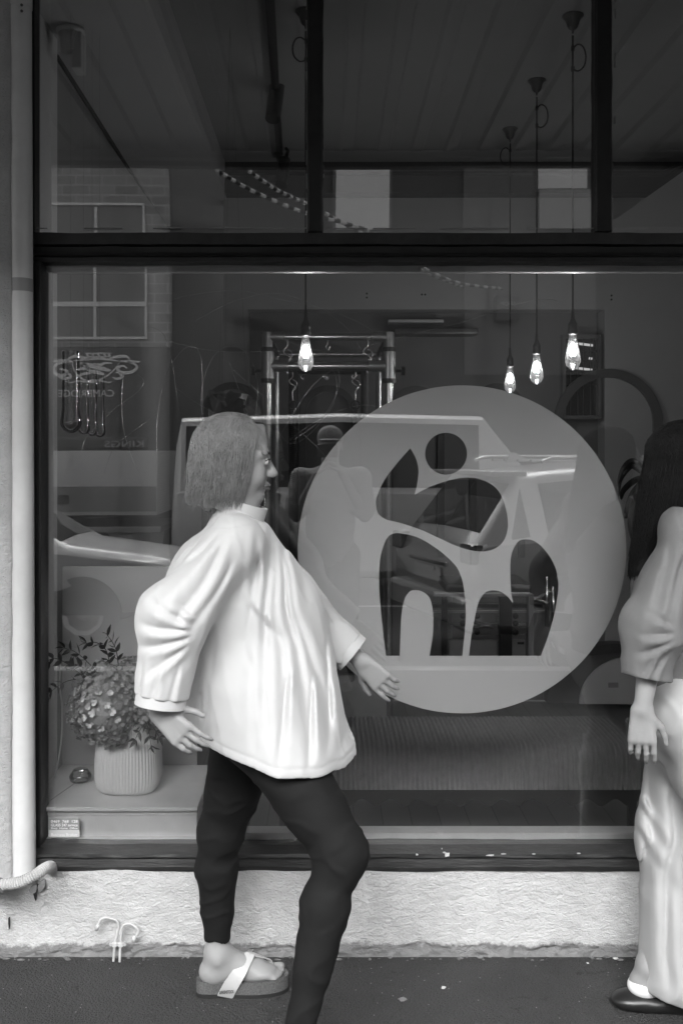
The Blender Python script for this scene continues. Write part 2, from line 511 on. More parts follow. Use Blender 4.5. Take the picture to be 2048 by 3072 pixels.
# ------------------------------------------------------------------ shop front wall
# the low wall under the window: a real uneven surface with a chipped foot
def low_wall():
    X0, X1, ZT = -1.55, 2.6, .292
    nx, nz = 520, 60
    xs = np.linspace(X0, X1, nx); zs = np.linspace(-.02, ZT, nz)
    XX, ZZ = np.meshgrid(xs, zs, indexing='ij')
    Y = -.006 * fbm(XX * 3, ZZ * 3, XX * 0 + 2, 3) + -.0016 * fbm(XX * 40, ZZ * 60, XX * 0, 2, 5)
    foot = .022 + .016 * fbm(xs * 6, xs * 0, xs * 0 + 9, 3, 11) + .012 * np.maximum(fbm(xs * 25, xs * 0 + 3, xs * 0, 2, 4), 0)
    below = (ZZ < foot[:, None])
    Y = Y + np.where(below, .005 + .006 * fbm(XX * 50, ZZ * 50, XX * 0, 2, 8), 0)
    v = [(XX[i, j], Y[i, j], ZZ[i, j]) for i in range(nx) for j in range(nz)]
    f = [(i * nz + j, (i + 1) * nz + j, (i + 1) * nz + j + 1, i * nz + j + 1) for i in range(nx - 1) for j in range(nz - 1)]
    n = len(v)
    v += [(X0, .14, -.02), (X1, .14, -.02), (X1, .14, ZT), (X0, .14, ZT)]
    f += [(n, n + 3, n + 2, n + 1)]
    f += [tuple([n + 3] + [i * nz + nz - 1 for i in range(nx)] + [n + 2])]
    b = MB(); b.add(v, f); return b
wall = empty('low_wall', (0, 0, 0), 'rough white rendered wall below the shop window, chipped at its foot', 'wall')
o = low_wall().build('render_face', M_stucco, wall, smooth=True)
# smoother, set-back band right under the sill
b = MB(); nx = 400
xs = np.linspace(-.99, 2.6, nx); top = .3445 + .0035 * fbm(xs * 12, xs * 0, xs * 0, 3, 3) + .002 * np.maximum(vnoise(xs * 40, xs * 0, xs * 0, 9), 0)
v = []
for i in range(nx):
    yy = .003 + .002 * vnoise(np.array([xs[i] * 5]), np.array([0.]), np.array([0.]))[0]
    v += [(xs[i], yy - .004, .2925), (xs[i], yy, top[i]), (xs[i], .10, top[i] + .004)]
f = []
for i in range(nx - 1):
    a, c = i * 3, (i + 1) * 3
    f += [(a, c, c + 1, a + 1), (a + 1, c + 1, c + 2, a + 2)]
b.add(v, f); b.build('upper_band', M_lip, wall, smooth=True)
# broken bits at the foot
random.seed(4); b = MB()
for i in range(110):
    x = random.uniform(-1.2, 1.9); s_ = random.uniform(.002, .0085)
    c = Vector((x, -.004 - random.random() * .02, s_ * .3)); n = 6
    prof = [(0, -s_ * .4), (s_ * .8, -s_ * .2), (s_, s_ * .1), (s_ * .5, s_ * .5), (0, s_ * .55)]
    b.lathe(prof, c, n, sx=random.uniform(.7, 1.8), sy=random.uniform(.5, 1))
tag(b.build('crumbs', mat('cement_crumbs', .13, .9, var=.5, vscale=40)), 'crumbled cement bits along the foot of the white wall', 'debris', kind='stuff')

# crack and spalled patches beside the hose
b = MB()
def patch(pts, y): b.prism([(p.x, p.z) for p in catmull([Vector((P(px, py, 3.27).x, 0, P(px, py, 3.27).z)) for px, py in pts], 4, True)], y - .003, y + .01)
patch([(92, 2662), (104, 2650), (115, 2648), (113, 2668), (104, 2674), (95, 2670)], -.014)
patch([(118, 2655), (126, 2640), (138, 2636), (140, 2650), (132, 2664), (121, 2668)], -.013)
b.build('spalled_patch', mat('bare_cement', .26, .9, var=.2, vscale=60, bump=.4, bscale=90, bdist=.003), wall)
b = MB()
b.prism([(P(x, y, 3.27).x, P(x, y, 3.27).z) for x, y in [(104, 2672), (110, 2650), (118, 2650), (115, 2668), (113, 2678), (112, 2697), (108, 2688)]], -.0165, -.004)
b.prism([(P(x, y, 3.27).x, P(x, y, 3.27).z) for x, y in [(29, 2750), (32, 2748), (33, 2775), (31, 2785), (29, 2765)]], -.0125, -.004)
b.build('crack', M_gap, wall)
# grey worn patch where paint is gone
b = MB()
b.prism([(P(x, y, 3.27).x, P(x, y, 3.27).z) for x, y in [(152, 2732), (158, 2730), (159, 2748), (153, 2750)]], -.0092, 0)
# left pier, above and beside
b2 = MB(); nz = 260; nyy = 8
zs = np.linspace(.262, 3.62, nz)
xr = P(26, 0, 3.14).x
v = []; xs = [-2.6, -1.6, -1.2, -1.08, -1.04, xr - .008, xr - .002]
for z in zs:
    j = .0025 * float(fbm(np.array([z * 9]), np.array([0.]), np.array([0.]), 3, 2)[0])
    for x in xs: v.append((x + (j if x > -1.03 else 0), -.10 + (.004 if x == xs[-2] else 0) + (.012 if x == xs[-1] else 0), z))
    v.append((xr - .002 + j, .05, z))
m_ = len(xs) + 1
f = [(i * m_ + k, i * m_ + k + 1, (i + 1) * m_ + k + 1, (i + 1) * m_ + k) for i in range(nz - 1) for k in range(m_ - 1)]
f.append(tuple(range(m_ - 1, -1, -1)))
b2.add(v, f)
tag(b2.build('wall_pier', M_pier, smooth=True), 'rough pale rendered wall pier left of the downpipe', 'wall')
# wall behind pipe (recess), wall right of the window and above
b = MB(); b.box((-1.6, .052, -.1), (P(104, 0, 3.3).x, .065, 3.62)); tag(b.build('wall_behind_pipe', M_gap), 'recess wall behind the downpipe, its shade painted near-black', 'wall')  # shadow gap behind the pipe put into a near-black wall colour
b = MB(); b.box((1.95, -.02, -.1), (9, .30, 3.62)); b.box((-9, .0, -.1), (-1.6, .30, 3.62)); tag(b.build('shop_wall', M_pier), 'pale rendered shop wall beyond the window frame', 'wall')
b = MB(); b.box((-1.6, .045, 3.36), (1.95, .30, 3.62)); tag(b.build('wall_header', M_pier), 'rendered wall strip above the upper panes', 'wall')

# ------------------------------------------------------------------ window
GD = 3.33                    # distance of the glass
def gx(px, d=GD): return P(px, 0, d).x
def gz(py, d=GD): return P(0, py, d).z
win = empty('shop_window', (0, .03, gz(2605)), 'black timber shop window frame with a wide sill, mullions and transom', 'window frame')
XR = 1.95
xa, xb = gx(104, 3.28), gx(130, 3.30)
b = MB(); b.box((xa, .002, gz(2535, 3.29)), (xb, .10, gz(787, 3.29)), bev=.004)
b.box((xa - .0, .02, gz(2600, 3.29)), (xb - .012, .09, gz(2530, 3.29)), bev=.003)
b.box((1.80, .002, gz(2535, 3.29)), (XR, .10, gz(787, 3.29)), bev=.004)
b.build('jamb', M_frame, win)
# transom: lighter grey face above, black stepped mouldings below
def wobble_bar(x0, x1, prof, m, name, amp=.0012, seed=0, n=160):
    """profile (y,z) run along x with slight waviness"""
    b = MB(); k = len(prof); v = []
    for i in range(n):
        x = x0 + (x1 - x0) * i / (n - 1)
        for j, (y, z) in enumerate(prof):
            a = np.array([x * 9 + j * 7.3]); o_ = np.array([0.])
            v.append((x, y + amp * fbm(a, o_, o_, 2, seed)[0], z + amp * fbm(a, o_ + 5, o_, 3, seed + 1)[0]))
    f = [(i * k + j, i * k + (j + 1) % k, (i + 1) * k + (j + 1) % k, (i + 1) * k + j) for i in range(n - 1) for j in range(k)]
    f += [tuple(range(k)), tuple(range((n - 1) * k + k - 1, (n - 1) * k - 1, -1))]
    b.add(v, f); return b.build(name, m, win)
z = lambda py, d=3.28: gz(py, d)
XL = gx(97, 3.28)
wobble_bar(XL, XR, [(.06, z(689)), (.012, z(698)), (.008, z(733)), (.06, z(735))], M_frame2, 'transom_rail')
wobble_bar(XL, XR, [(.065, z(735) - .001), (.020, z(738)), (.020, z(757)), (-.004, z(760)), (-.008, z(768)), (.012, z(771)), (.014, z(784)), (.065, z(787))], M_frame, 'transom_moulding', seed=7)
# mullions
for x0, x1 in ((921, 969), (1785, 1838)):
    b = MB(); X0, X1 = gx(x0, 3.29), gx(x1, 3.29)
    n = 90; k = 6; v = []
    for i in range(n):
        zz = z(691) + (3.36 - z(691)) * i / (n - 1)
        w = .0012 * float(fbm(np.array([zz * 12 + x0]), np.array([0.]), np.array([0.]), 3)[0])
        for x, y in ((X0 + w, .075), (X0 + w, .03), (X0 + .006 + w, .02), (X1 - .006 - w, .02), (X1 - w, .03), (X1 - w, .075)): v.append((x, y, zz))
    f = [(i * k + j, i * k + (j + 1) % k, (i + 1) * k + (j + 1) % k, (i + 1) * k + j) for i in range(n - 1) for j in range(k)]
    b.add(v, f); b.build('mullion', M_frame, win, smooth=False)
b = MB(); b.box((XL, .02, z(690)), (gx(107, 3.3), .08, 3.36)); b.box((1.90, .02, z(690)), (XR, .08, 3.36)); b.box((XL, .02, 3.33), (XR, .08, 3.36)); b.build('upper_frame', M_frame, win)
# sill: two weathered timber steps
wobble_bar(xa - .01, XR, [(.075, z(2532, 3.3)), (.02, z(2536)), (-.022, z(2562, 3.25)), (-.024, z(2572, 3.25)), (.08, z(2570))], M_sill, 'sill', .0018, 3)
wobble_bar(xa - .01, XR, [(.08, z(2571)), (-.012, z(2574, 3.26)), (-.016, z(2600, 3.26)), (-.004, z(2612, 3.27)), (.08, z(2612))], M_sill, 'sill_board', .0022, 9)
# paint flakes on the sill, scraped putty along the glass line
random.seed(8)
fl = MB()
def flake(px, py, w, h):
    c = P(px, py, 3.243); pts = []
    for k in range(9):
        a = 2 * math.pi * k / 9; r = random.uniform(.6, 1.1)
        pts.append((c.x + w * math.cos(a) * r, c.z + h * math.sin(a) * r))
    fl.prism(pts, c.y - .0012, c.y + .002)
for px, py, w, h in ((1340, 2564, .010, .008), (1332, 2558, .006, .003), (1470, 2566, .014, .003), (1510, 2562, .009, .002), (1250, 2564, .004, .003), (1600, 2562, .006, .002), (1325, 2546, .002, .002), (1735, 2560, .008, .002)):
    flake(px, py, w, h)
fl.build('paint_flake', mat('bare_paint', .5, .8, var=.2, vscale=60), win)
pt = MB()
for (x0, x1, py) in ((110, 919, 688), (970, 1784, 689), (1839, 2150, 688)):
    x = gx(x0); xe = gx(x1)
    while x < xe:
        w = random.uniform(.01, .09); hgt = random.uniform(.0006, .0026)
        if random.random() < .75: pt.box((x, .040, gz(py) - .001), (min(x + w, xe), .046, gz(py) + hgt))
        x += w
for px in (107.5, 970.5, 1839.5, 919.5, 1783):
    zz = gz(686)
    while zz < 3.3:
        w = random.uniform(.004, .05)
        if random.random() < .33: pt.box((gx(px) - .0012, .040, zz), (gx(px) + .0012, .046, zz + w))
        zz += w * 1.6
pt.build('putty', mat('putty', .30, .8), win)

M_glass = glass_mat('pane_glass', 2.75, .0011, .9, .96)
M_glass_up = glass_mat('old_pane_glass', 2.6, .0035, 1.3, .94)
b = MB(); b.box((gx(128), .058, gz(2530)), (1.82, .064, gz(785)))
tag(b.build('window_pane', M_glass), 'large lower window pane behind the walker, reflecting the street', 'window pane')
for (x0, x1, l) in ((104, 925, 'upper left window pane left of the first mullion'), (965, 1789, 'upper window pane between the two black mullions'), (1834, None, 'upper window pane right of the second black mullion')):
    b = MB(); b.box((gx(x0), .052, z(694)), (gx(x1) if x1 else 1.92, .057, 3.34)); tag(b.build('window_pane', M_glass_up), l, 'window pane')

# white timber inside the window: head strip, bottom ledge
b = MB(); b.box((gx(130), .07, gz(806)), (1.82, .13, gz(770))); b.box((gx(130), .068, gz(814)), (1.82, .10, gz(806) - .001)); tag(b.build('white_trim_strip', M_white), 'white timber head strip inside the top of the big pane', 'trim')
b = MB(); b.box((gx(585), .072, gz(2534)), (1.82, .135, gz(2503)), bev=.002); tag(b.build('window_ledge', M_white), 'white timber ledge inside the foot of the big pane', 'ledge')

# ------------------------------------------------------------------ downpipe, hose, taps
pipe = empty('downpipe', P(71, 2610, 3.215), 'tall pale grey plastic downpipe at the left edge of the window', 'downpipe')
pa, pb = P(71.5, 2625, 3.215), P(57.5, -260, 3.215)
b = MB(); b.tube([pa, pa.lerp(pb, .5), pb], .0388, 40); b.build('pipe', M_pipe, pipe, smooth=False); smooth_by_angle(pipe.children[0], 50)
def ring_on_pipe(py0, py1, r, m, name):
    t0 = (2625 - py0) / 2885; t1 = (2625 - py1) / 2885
    b = MB(); b.tube([pa.lerp(pb, t0), pa.lerp(pb, t1)], r, 40, caps=True); o = b.build(name, m, pipe); smooth_by_angle(o, 50)
ring_on_pipe(877, 838, .0393, M_pipeband, 'joint_band')
ring_on_pipe(26, -40, .0408, M_pipe, 'bracket')
for py in (15, 33):
    q = P(66, py, 3.174); b = MB(); b.lathe([(0, 0), (.0045, 0), (.0045, .003), (0, .003)], q + Vector((0, -.002, 0)), 10, axis='Y'); b.build('screw', mat('screw', .12, .4, .6), pipe)
hose = empty('flexible_conduit', P(0, 2665, 3.12), 'ribbed grey flexible conduit crossing the foot of the downpipe', 'conduit')
pts = catmull([P(-60, 2672, 3.13), P(5, 2655, 3.10), P(60, 2647, 3.09), P(105, 2626, 3.10), P(135, 2606, 3.14), P(152, 2600, 3.2), P(156, 2610, 3.26)], 22)
rr = []; acc = 0
b = MB()
for i, p in enumerate(pts):
    rr.append(.0165 + .0016 * (1 if i % 3 else -1.2))
b.tube(pts, rr, 18); b.build('ribbed_tube', mat('conduit_pvc', .42, .55, var=.15, vscale=30), hose, smooth=False)
b = MB(); b.tube([P(-20, 2662, 3.1), P(6, 2655, 3.095)], .022, 18); b.box(tuple(P(-10, 2690, 3.12)), tuple(P(6, 2650, 3.16) + Vector((0, .0, 0)))); b.build('end_collar', mat('collar_grey', .25, .6), hose)

taps = empty('wall_taps', P(350, 2880, 3.2), 'two small bent pipes with joints, painted over on the low white wall', 'pipes')
M_tap = mat('painted_pipe', .50, .55, var=.12, vscale=40, bump=.2, bscale=150, bdist=.001)
def bent(pts, d=3.235):
    q = catmull([P(x, y, d) for x, y in pts], 6)
    b = MB(); b.tube(q, .0042, 10); return b
t1 = bent([(341, 2884), (343, 2850), (345, 2831), (352, 2800), (356, 2780), (351, 2763), (335, 2756), (318, 2753), (304, 2758), (297, 2770), (295, 2780)])
t1.tube([P(296, 2774, 3.235), P(289, 2790, 3.235)], .0062, 10); t1.build('bent_pipe', M_tap, taps, smooth=True)
t2 = bent([(360, 2886), (361, 2850), (363, 2828), (365, 2800), (367, 2782), (376, 2773), (392, 2772), (408, 2782), (416, 2794), (411, 2806)])
t2.lathe([(0, -.008), (.008, -.006), (.009, 0), (.006, .008), (0, .009)], P(403, 2815, 3.24), 8); t2.build('bent_pipe', M_tap, taps, smooth=True)
for px in (334, 353, 374):
    b = MB(); c = P(px, 2832, 3.232)
    b.lathe([(.0025, -.004), (.0055, -.004), (.0055, .004), (.0025, .004)], c, 12, axis='Y'); b.build('saddle_clip', M_tap, taps)
for px in (344, 363):
    b = MB(); c = P(px, 2833, 3.235); b.box((c.x - .007, c.y - .007, c.z - .007), (c.x + .007, c.y + .007, c.z + .007), bev=.002); b.build('pipe_joint', M_tap, taps)

# ------------------------------------------------------------------ sticker and logo on the glass
st = empty('glass_sticker', P(193, 2512, 3.328), 'small grey sticker with white phone number in the window corner', 'sticker')
zz = .0565
def gq(px, py): q = P(px, py, 3.327); return q
b = MB(); a_, c_ = gq(147, 2490), gq(239, 2456); b.box((a_.x, .0570, a_.z), (c_.x, .0578, c_.z)); b.build('grey_film', mat('sticker_grey', .22, .5), st)
b = MB(); a_, c_ = gq(147, 2512), gq(239, 2490); b.box((a_.x, .0570, a_.z), (c_.x, .0578, c_.z + .0006)); b.build('white_film', mat('sticker_white', .48, .5), st)
M_ltr = mat('sticker_letters', .80, .5)
for body, y0, y1, m_ in (('0469  768  128', 2468, 2460, M_ltr), ('GLASS 247 service', 2479, 2471, M_ltr), ('Shop  Home  Office', 2487, 2482, M_ltr), ('Business Broker', 2507.5, 2499.5, mat('faded_letters', .72, .5))):
    p0 = gq(153.5, y0); w = gq(233, 0).x - p0.x
    text('lettering', body, (gq(0, y1).z - p0.z) / .70, Vector((p0.x, .0563, p0.z)), m_, st, width=w, extrude=.0004)

def zc(x, y): return (1100 + x / 2.6133, 1250 + y / 2.6133)
def logo():
    cu = bpy.data.curves.new('c', 'CURVE'); cu.dimensions = '2D'; cu.fill_mode = 'BOTH'; cu.extrude = .0004
    def add(pts):
        sp = cu.splines.new('POLY'); sp.points.add(len(pts) - 1); sp.use_cyclic_u = True
        for p, q in zip(sp.points, pts): p.co = (q[0], q[1], 0, 1)
    D = 3.336
    def w(px, py): q = P(px, py, D); return Vector((q.x, q.z, 0))
    def circ(cx, cy, r, n): return [w(cx + r * math.cos(2 * math.pi * k / n), cy + r * math.sin(2 * math.pi * k / n)) for k in range(n)]
    add(circ(1385, 1648, 492, 160))
    add(circ(1337.2, 1361, 62.8, 64))
    p2 = [(340, 247), (385, 330), (404, 420), (395, 520), (373, 612), (480, 556), (600, 512), (720, 482), (800, 478), (880, 488), (970, 528), (1035, 590), (1080, 690), (1105, 830), (1092, 925), (1050, 1000), (980, 1045), (900, 1057), (800, 1045), (690, 1010), (560, 950), (430, 890), (300, 845), (230, 825), (150, 805), (90, 760), (70, 680), (85, 610), (130, 510), (200, 410), (270, 325)]
    add(catmull([w(*zc(*p)) for p in p2], 6, True, (0, 4)))
    p3 = [(150, 1875), (128, 1700), (108, 1500), (96, 1300), (98, 1180), (115, 1060), (160, 950), (215, 915), (280, 918), (380, 940), (480, 990), (580, 1060), (660, 1130), (715, 1200), (750, 1300), (768, 1420), (773, 1560), (765, 1700), (747, 1875), (490, 1875), (515, 1720), (520, 1600), (513, 1500), (490, 1420), (440, 1375), (385, 1360), (340, 1370), (300, 1420), (275, 1520), (265, 1650), (258, 1875)]
    add(catmull([w(*zc(*p)) for p in p3], 6, True, (0, 18, 19, 30)))
    p4 = [(800, 1875), (815, 1740), (840, 1600), (870, 1470), (910, 1395), (950, 1368), (1000, 1362), (1060, 1378), (1105, 1415), (1143, 1460), (1128, 1360), (1122, 1200), (1128, 1100), (1150, 1030), (1190, 975), (1245, 962), (1310, 975), (1380, 1030), (1440, 1110), (1480, 1200), (1500, 1320), (1490, 1430), (1465, 1560), (1420, 1720), (1362, 1875)]
    add(catmull([w(*zc(*p)) for p in p4], 6, True, (0, 9, 24)))
    o = bpy.data.objects.new('c', cu); COL.objects.link(o)
    me = bpy.data.meshes.new_from_object(o.evaluated_get(bpy.context.evaluated_depsgraph_get()))
    bpy.data.objects.remove(o); me.materials.clear()
    me.transform(Matrix.Translation((0, D - CAMD, 0)) @ Matrix.Rotation(math.radians(90), 4, 'X'))
    return me
M_vinyl = mat('frosted_vinyl', .62, .8)
tag(plink('window_logo', logo(), M_vinyl, None), 'round frosted white logo film on the pane with cut-out figure', 'window logo')

# ------------------------------------------------------------------ awning over the pavement
aw = empty('awning', (0, -1.5, 3.6), 'corrugated metal awning with tie beam over the pavement', 'awning')
v = []; n = 0; AX0, AX1 = -7.0, 7.0; pitch = .22
xs = []; x = AX0
while x < AX1:
    xs += [(x, 0), (x + .05, 0), (x + .065, .028), (x + .125, .028), (x + .14, 0)]; x += pitch
for x, dz in xs: v += [(x, -.005, 3.64 - dz), (x, -3.02, 3.60 - dz)]
f = [(2 * i, 2 * i + 1, 2 * i + 3, 2 * i + 2) for i in range(len(xs) - 1)]
b = MB(); b.add(v, f); b.build('corrugated_sheet', mat('awning_metal', .11, .45, .0, var=.1, vscale=2), aw)
b = MB(); b.box((AX0, -3.10, 3.50), (AX1, -3.03, 3.72)); b.build('fascia', mat('awning_fascia', .05, .5), aw)
b = MB(); b.box((AX0, -3.03, 3.53), (AX1, -2.95, 3.572)); b.build('edge_beam', mat('awning_beam', .09, .5), aw)
# ------------------------------------------------------------------ shop interior
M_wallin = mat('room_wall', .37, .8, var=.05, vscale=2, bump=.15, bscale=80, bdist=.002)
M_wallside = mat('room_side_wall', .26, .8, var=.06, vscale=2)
M_ceil = mat('room_ceiling', .26, .85, var=.05, vscale=1.5)  # shade beside the bulkhead put into a darker even colour
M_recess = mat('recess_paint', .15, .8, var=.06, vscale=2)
M_beam = mat('beam_paint', .05, .7)
YB = 2.81
def sbox(name, lo, hi, m, label=None, cat=None, kind=None):
    b = MB(); b.box(lo, hi); return tag(b.build(name, m), label, cat, None, kind)
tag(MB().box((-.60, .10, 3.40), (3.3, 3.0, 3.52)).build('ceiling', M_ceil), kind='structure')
sbox('ceiling_bulkhead', (-1.4, .10, 3.20), (-.602, 3.8, 3.50), mat('bulkhead_lit', .42, .85, var=.05, vscale=1.5), 'lowered pale ceiling bulkhead along the left side of the room', 'bulkhead')  # lighter than the ceiling: the lit side put into the colour
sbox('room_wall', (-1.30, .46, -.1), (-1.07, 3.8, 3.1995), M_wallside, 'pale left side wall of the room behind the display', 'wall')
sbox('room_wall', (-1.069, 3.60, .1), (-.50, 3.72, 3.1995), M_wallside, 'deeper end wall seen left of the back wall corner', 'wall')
bw_ = empty('back_wall', (0.5, YB, .12), 'grey back wall of the room with a wide darker recess', 'wall')
rx0, rx1, rz = P(743, 0, 6.08).x, P(1813, 0, 6.08).x, P(0, 928, 6.08).z
MB().box((-.62, YB, rz), (3.3, YB + .16, 3.4)).box((-.62, YB, .1), (rx0, YB + .16, rz - .0005)).box((rx1, YB, .1), (3.3, YB + .16, rz - .0005)).build('wall_face', M_wallin, bw_)
MB().box((rx0 - .05, YB + .161, .1), (rx1 + .05, YB + .2, rz + .05)).build('recess', M_recess, bw_)
for zx in ((628, 880), (628, 892), (1265, 883), (1275, 883), (1834, 886), (1834, 898)):
    q = P(zx[0] if zx[0] > 700 else 1100, zx[1], 6.07)
    MB().lathe([(0, 0), (.006, 0), (.006, .004), (0, .004)], (q.x, YB - .004, q.z), 10, axis='Y').build('screw_hole', M_gap, bw_)
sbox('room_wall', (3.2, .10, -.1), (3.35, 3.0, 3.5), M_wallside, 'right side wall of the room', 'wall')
sbox('ceiling_beam', (-.5995, YB - .11, 3.21), (3.2, YB - .001, 3.398), M_beam, 'dark beam along the top of the back wall', 'beam')
# triangular pale stair soffit at the far right of the upper panes
b = MB(); q = [P(1800, 690, 5.6), P(2048, 515, 5.6), P(2300, 335, 5.6), P(2300, 690, 5.6)]
b.prism([(p.x, p.z) for p in q], 2.25, 2.6); tag(b.build('sloping_bulkhead', M_wallin), 'pale sloping stair underside at the upper right of the room', 'bulkhead')
# black pipe below the ceiling
b = MB(); pz = P(0, 520, 5.7).z
b.tube([(-.75, 2.43, pz), (P(2020, 0, 5.7).x - .06, 2.43, pz), (P(2030, 0, 5.7).x, 2.40, pz + .03), (3.1, 1.2, pz + .10)], .016, 12)
tag(b.build('ceiling_pipe', mat('black_pipe', .012, .4), smooth=True), 'thin black pipe running across the room under the ceiling', 'pipe')
# cable along the left bulkhead
b = MB(); a_, c_ = P(168, 162, 3.86), P(500, 686, 6.85); b.tube([a_, c_], .0105, 8)
o = b.build('ceiling_cable', M_gap); tag(o, 'straight dark cable clipped along the left wall top', 'cable')
t = .42; q = P(254, 298, 4.55); MB().box((q.x - .016, q.y - .02, q.z - .018), (q.x + .016, q.y + .02, q.z + .018), bev=.003).build('junction_clip', M_gap, o)
# security device on the bulkhead
cm = empty('security_camera', P(215, 70, 3.95), 'white security camera on a round bracket at the top left', 'camera')
M_pl = mat('white_plastic', .5, .4)
q = P(212, 68, 3.62); b = MB(); b.lathe([(.0, 0), (.052, 0), (.050, .012), (0, .014)], (q.x, q.y, 3.184), 24); b.build('mount_plate', M_pl, cm, smooth=True)
b = MB(); b.lathe([(.0, -.075), (.022, -.073), (.026, -.04), (.030, 0), (0, 0)], (q.x - .012, q.y, 3.183), 20); b.build('cone', M_pl, cm, smooth=True)
p1, p2 = P(228, 92, 3.66), P(234, 200, 3.60)
b = MB(); b.box((p1.x - .004, p1.y - .05, p2.z), (p1.x + .032, p1.y + .03, p1.z - .01), bev=.006); b.build('body', M_pl, cm)
b = MB(); b.tube(catmull([P(236, 90, 3.66), P(224, 96, 3.6), P(219, 120, 3.58), P(217, 146, 3.57)], 6), .006, 8); b.build('arm', M_pl, cm, smooth=True)

# track light: black track with two spots
tr = empty('track_light', P(826, 250, 4.7), 'black ceiling track with two angled spotlights left of the first mullion', 'track light')
M_blk = mat('black_metal', .012, .45, .3)
a_, c_ = Vector((P(812, 0, 3.8).x, .45, 3.385)), Vector((P(845, 540, 6.1).x, 2.6, 3.385))
b = MB(); d_ = (c_ - a_).normalized(); s_ = Vector((d_.y, -d_.x, 0)) * .018
v = [a_ - s_, a_ + s_, c_ + s_, c_ - s_]; b.add([p + Vector((0, 0, -.02)) for p in v] + [p + Vector((0, 0, .013)) for p in v], [(0, 1, 2, 3), (7, 6, 5, 4), (0, 4, 5, 1), (1, 5, 6, 2), (2, 6, 7, 3), (3, 7, 4, 0)])
b.build('track', M_blk, tr)
for (x0, y0, x1, y1, d, r) in ((833, 248, 818, 356, 4.75, .036), (853, 478, 843, 556, 5.6, .034)):
    p, q = P(x0, y0, d), P(x1, y1, d - .1)
    b = MB(); b.tube([p, p.lerp(q, .04), q], [r * .8, r, r], 18); b.tube([q, q + (p - q) * .1], r * .8, 18)
    b.build('spot_head', M_blk, tr)
    b = MB(); b.tube([p.lerp(q, .35), Vector((p.x + .02, p.y, p.z + .05)), Vector((p.x + .01, p.y + .02, 3.37))], .010, 8); b.build('spot_arm', M_blk, tr)

# ------------------------------------------------------------------ pendant bulbs
M_cord = mat('black_cord', .012, .7); M_rose = mat('dark_bronze', .035, .35, .7)
M_bulb = glass_mat('bulb_glass', 3.0, 0, 1, .9)
_nt = M_bulb.node_tree; _mx = [n for n in _nt.nodes if n.type == 'MIX_SHADER'][0]
_tl = _nt.nodes.new('ShaderNodeBsdfTranslucent'); _tl.inputs[0].default_value = (.9, .9, .9, 1); _m2 = _nt.nodes.new('ShaderNodeMixShader'); _m2.inputs[0].default_value = .016
_nt.links.new(_mx.outputs[0], _m2.inputs[1]); _nt.links.new(_tl.outputs[0], _m2.inputs[2]); _nt.links.new(_m2.outputs[0], _nt.nodes['Material Output'].inputs[0])
M_fil = emit_mat('glowing_filament', 90.0)
def pendant():
    t = empty('pendant_lamp')
    b = MB(); b.lathe([(0, 0), (.062, 0), (.064, -.006), (.052, -.014), (.040, -.03), (.032, -.055), (.022, -.068), (.008, -.074), (.004, -.09), (0, -.09)], (0, 0, 0), 28); b.build('ceiling_rose', M_rose, t, smooth=True, local=True)
    b = MB(); b.tube([(0, 0, -.08), (0, 0, -1)], .0036, 8); b.build('cord', M_cord, t, smooth=True, local=True)
    pts = [(.0, 0, -.19), (.03, 0, -.165), (.062, 0, -.18), (.078, 0, -.23), (.070, 0, -.29), (.035, 0, -.325), (.0, 0, -.315)]
    b = MB(); pts = [(x * .66, y, -.115 + (z_ + .165) * .66) for x, y, z_ in pts]; b.tube(catmull(pts, 8), .0034, 8); b.box((-.006, -.005, -.140), (.006, .005, -.122)); b.box((-.006, -.005, -.222), (.006, .005, -.204)); b.build('cord_loop', M_cord, t, smooth=False, local=True)
    b = MB(); b.lathe([(0, .07), (.006, .068), (.008, .03), (.014, .018), (.019, .008), (.0195, -.002), (.017, -.006), (.0195, -.012), (.020, -.030), (.016, -.034), (0, -.034)], (0, 0, 0), 24); b.build('bulb_holder', mat('bakelite', .015, .35), t, smooth=True, local=True)
    b = MB(); b.lathe([(.0135, -.036), (.015, -.040), (.0155, -.052), (.019, -.075), (.026, -.105), (.0305, -.13), (.030, -.145), (.024, -.160), (.013, -.170), (.004, -.174), (.0, -.176)], (0, 0, 0), 32); bl = b.build('bulb', M_bulb, t, smooth=True, local=True)
    b = MB()
    for k in range(6):
        a = k * math.pi / 3; b.tube([(.005 * math.cos(a), .005 * math.sin(a), -.072), (.0085 * math.cos(a), .0085 * math.sin(a), -.118)], .0017, 6)
    b.build('filament', M_fil, bl, local=True)
    b = MB(); b.tube([(0, 0, -.036), (0, 0, -.068)], [.005, .003], 8); b.build('glass_stem', M_bulb, bl, local=True)
    return t
def copy_tree(o, parent=None):
    c = o.copy(); COL.objects.link(c)
    if parent is not None:
        c.parent = parent; c.matrix_parent_inverse = o.matrix_parent_inverse.copy()
    for ch in [x for x in KIDS.get(o.name, [])]: copy_tree(ch, c)
    return c
KIDS = {}
def note_kids(root):
    """remember children before copying"""
    KIDS[root.name] = [x for x in bpy.data.objects if x.parent == root]
    for c in KIDS[root.name]: note_kids(c)
proto = pendant(); note_kids(proto)
specs = [  # px, dist, py of bulb holder top of bulb, label
    (1717, 3.97, 1005, 'pendant bulb hanging highest, rightmost of the three grouped bulbs', 1),
    (1609, 4.66, 1064, 'pendant bulb in the middle of the three grouped bulbs', 1),
    (1529, 5.36, 1102, 'lowest hanging small pendant bulb, left of the three grouped bulbs', -1),
    (917, 3.93, 1010, 'lone pendant bulb hanging in front of the steel exercise frame', -1)]
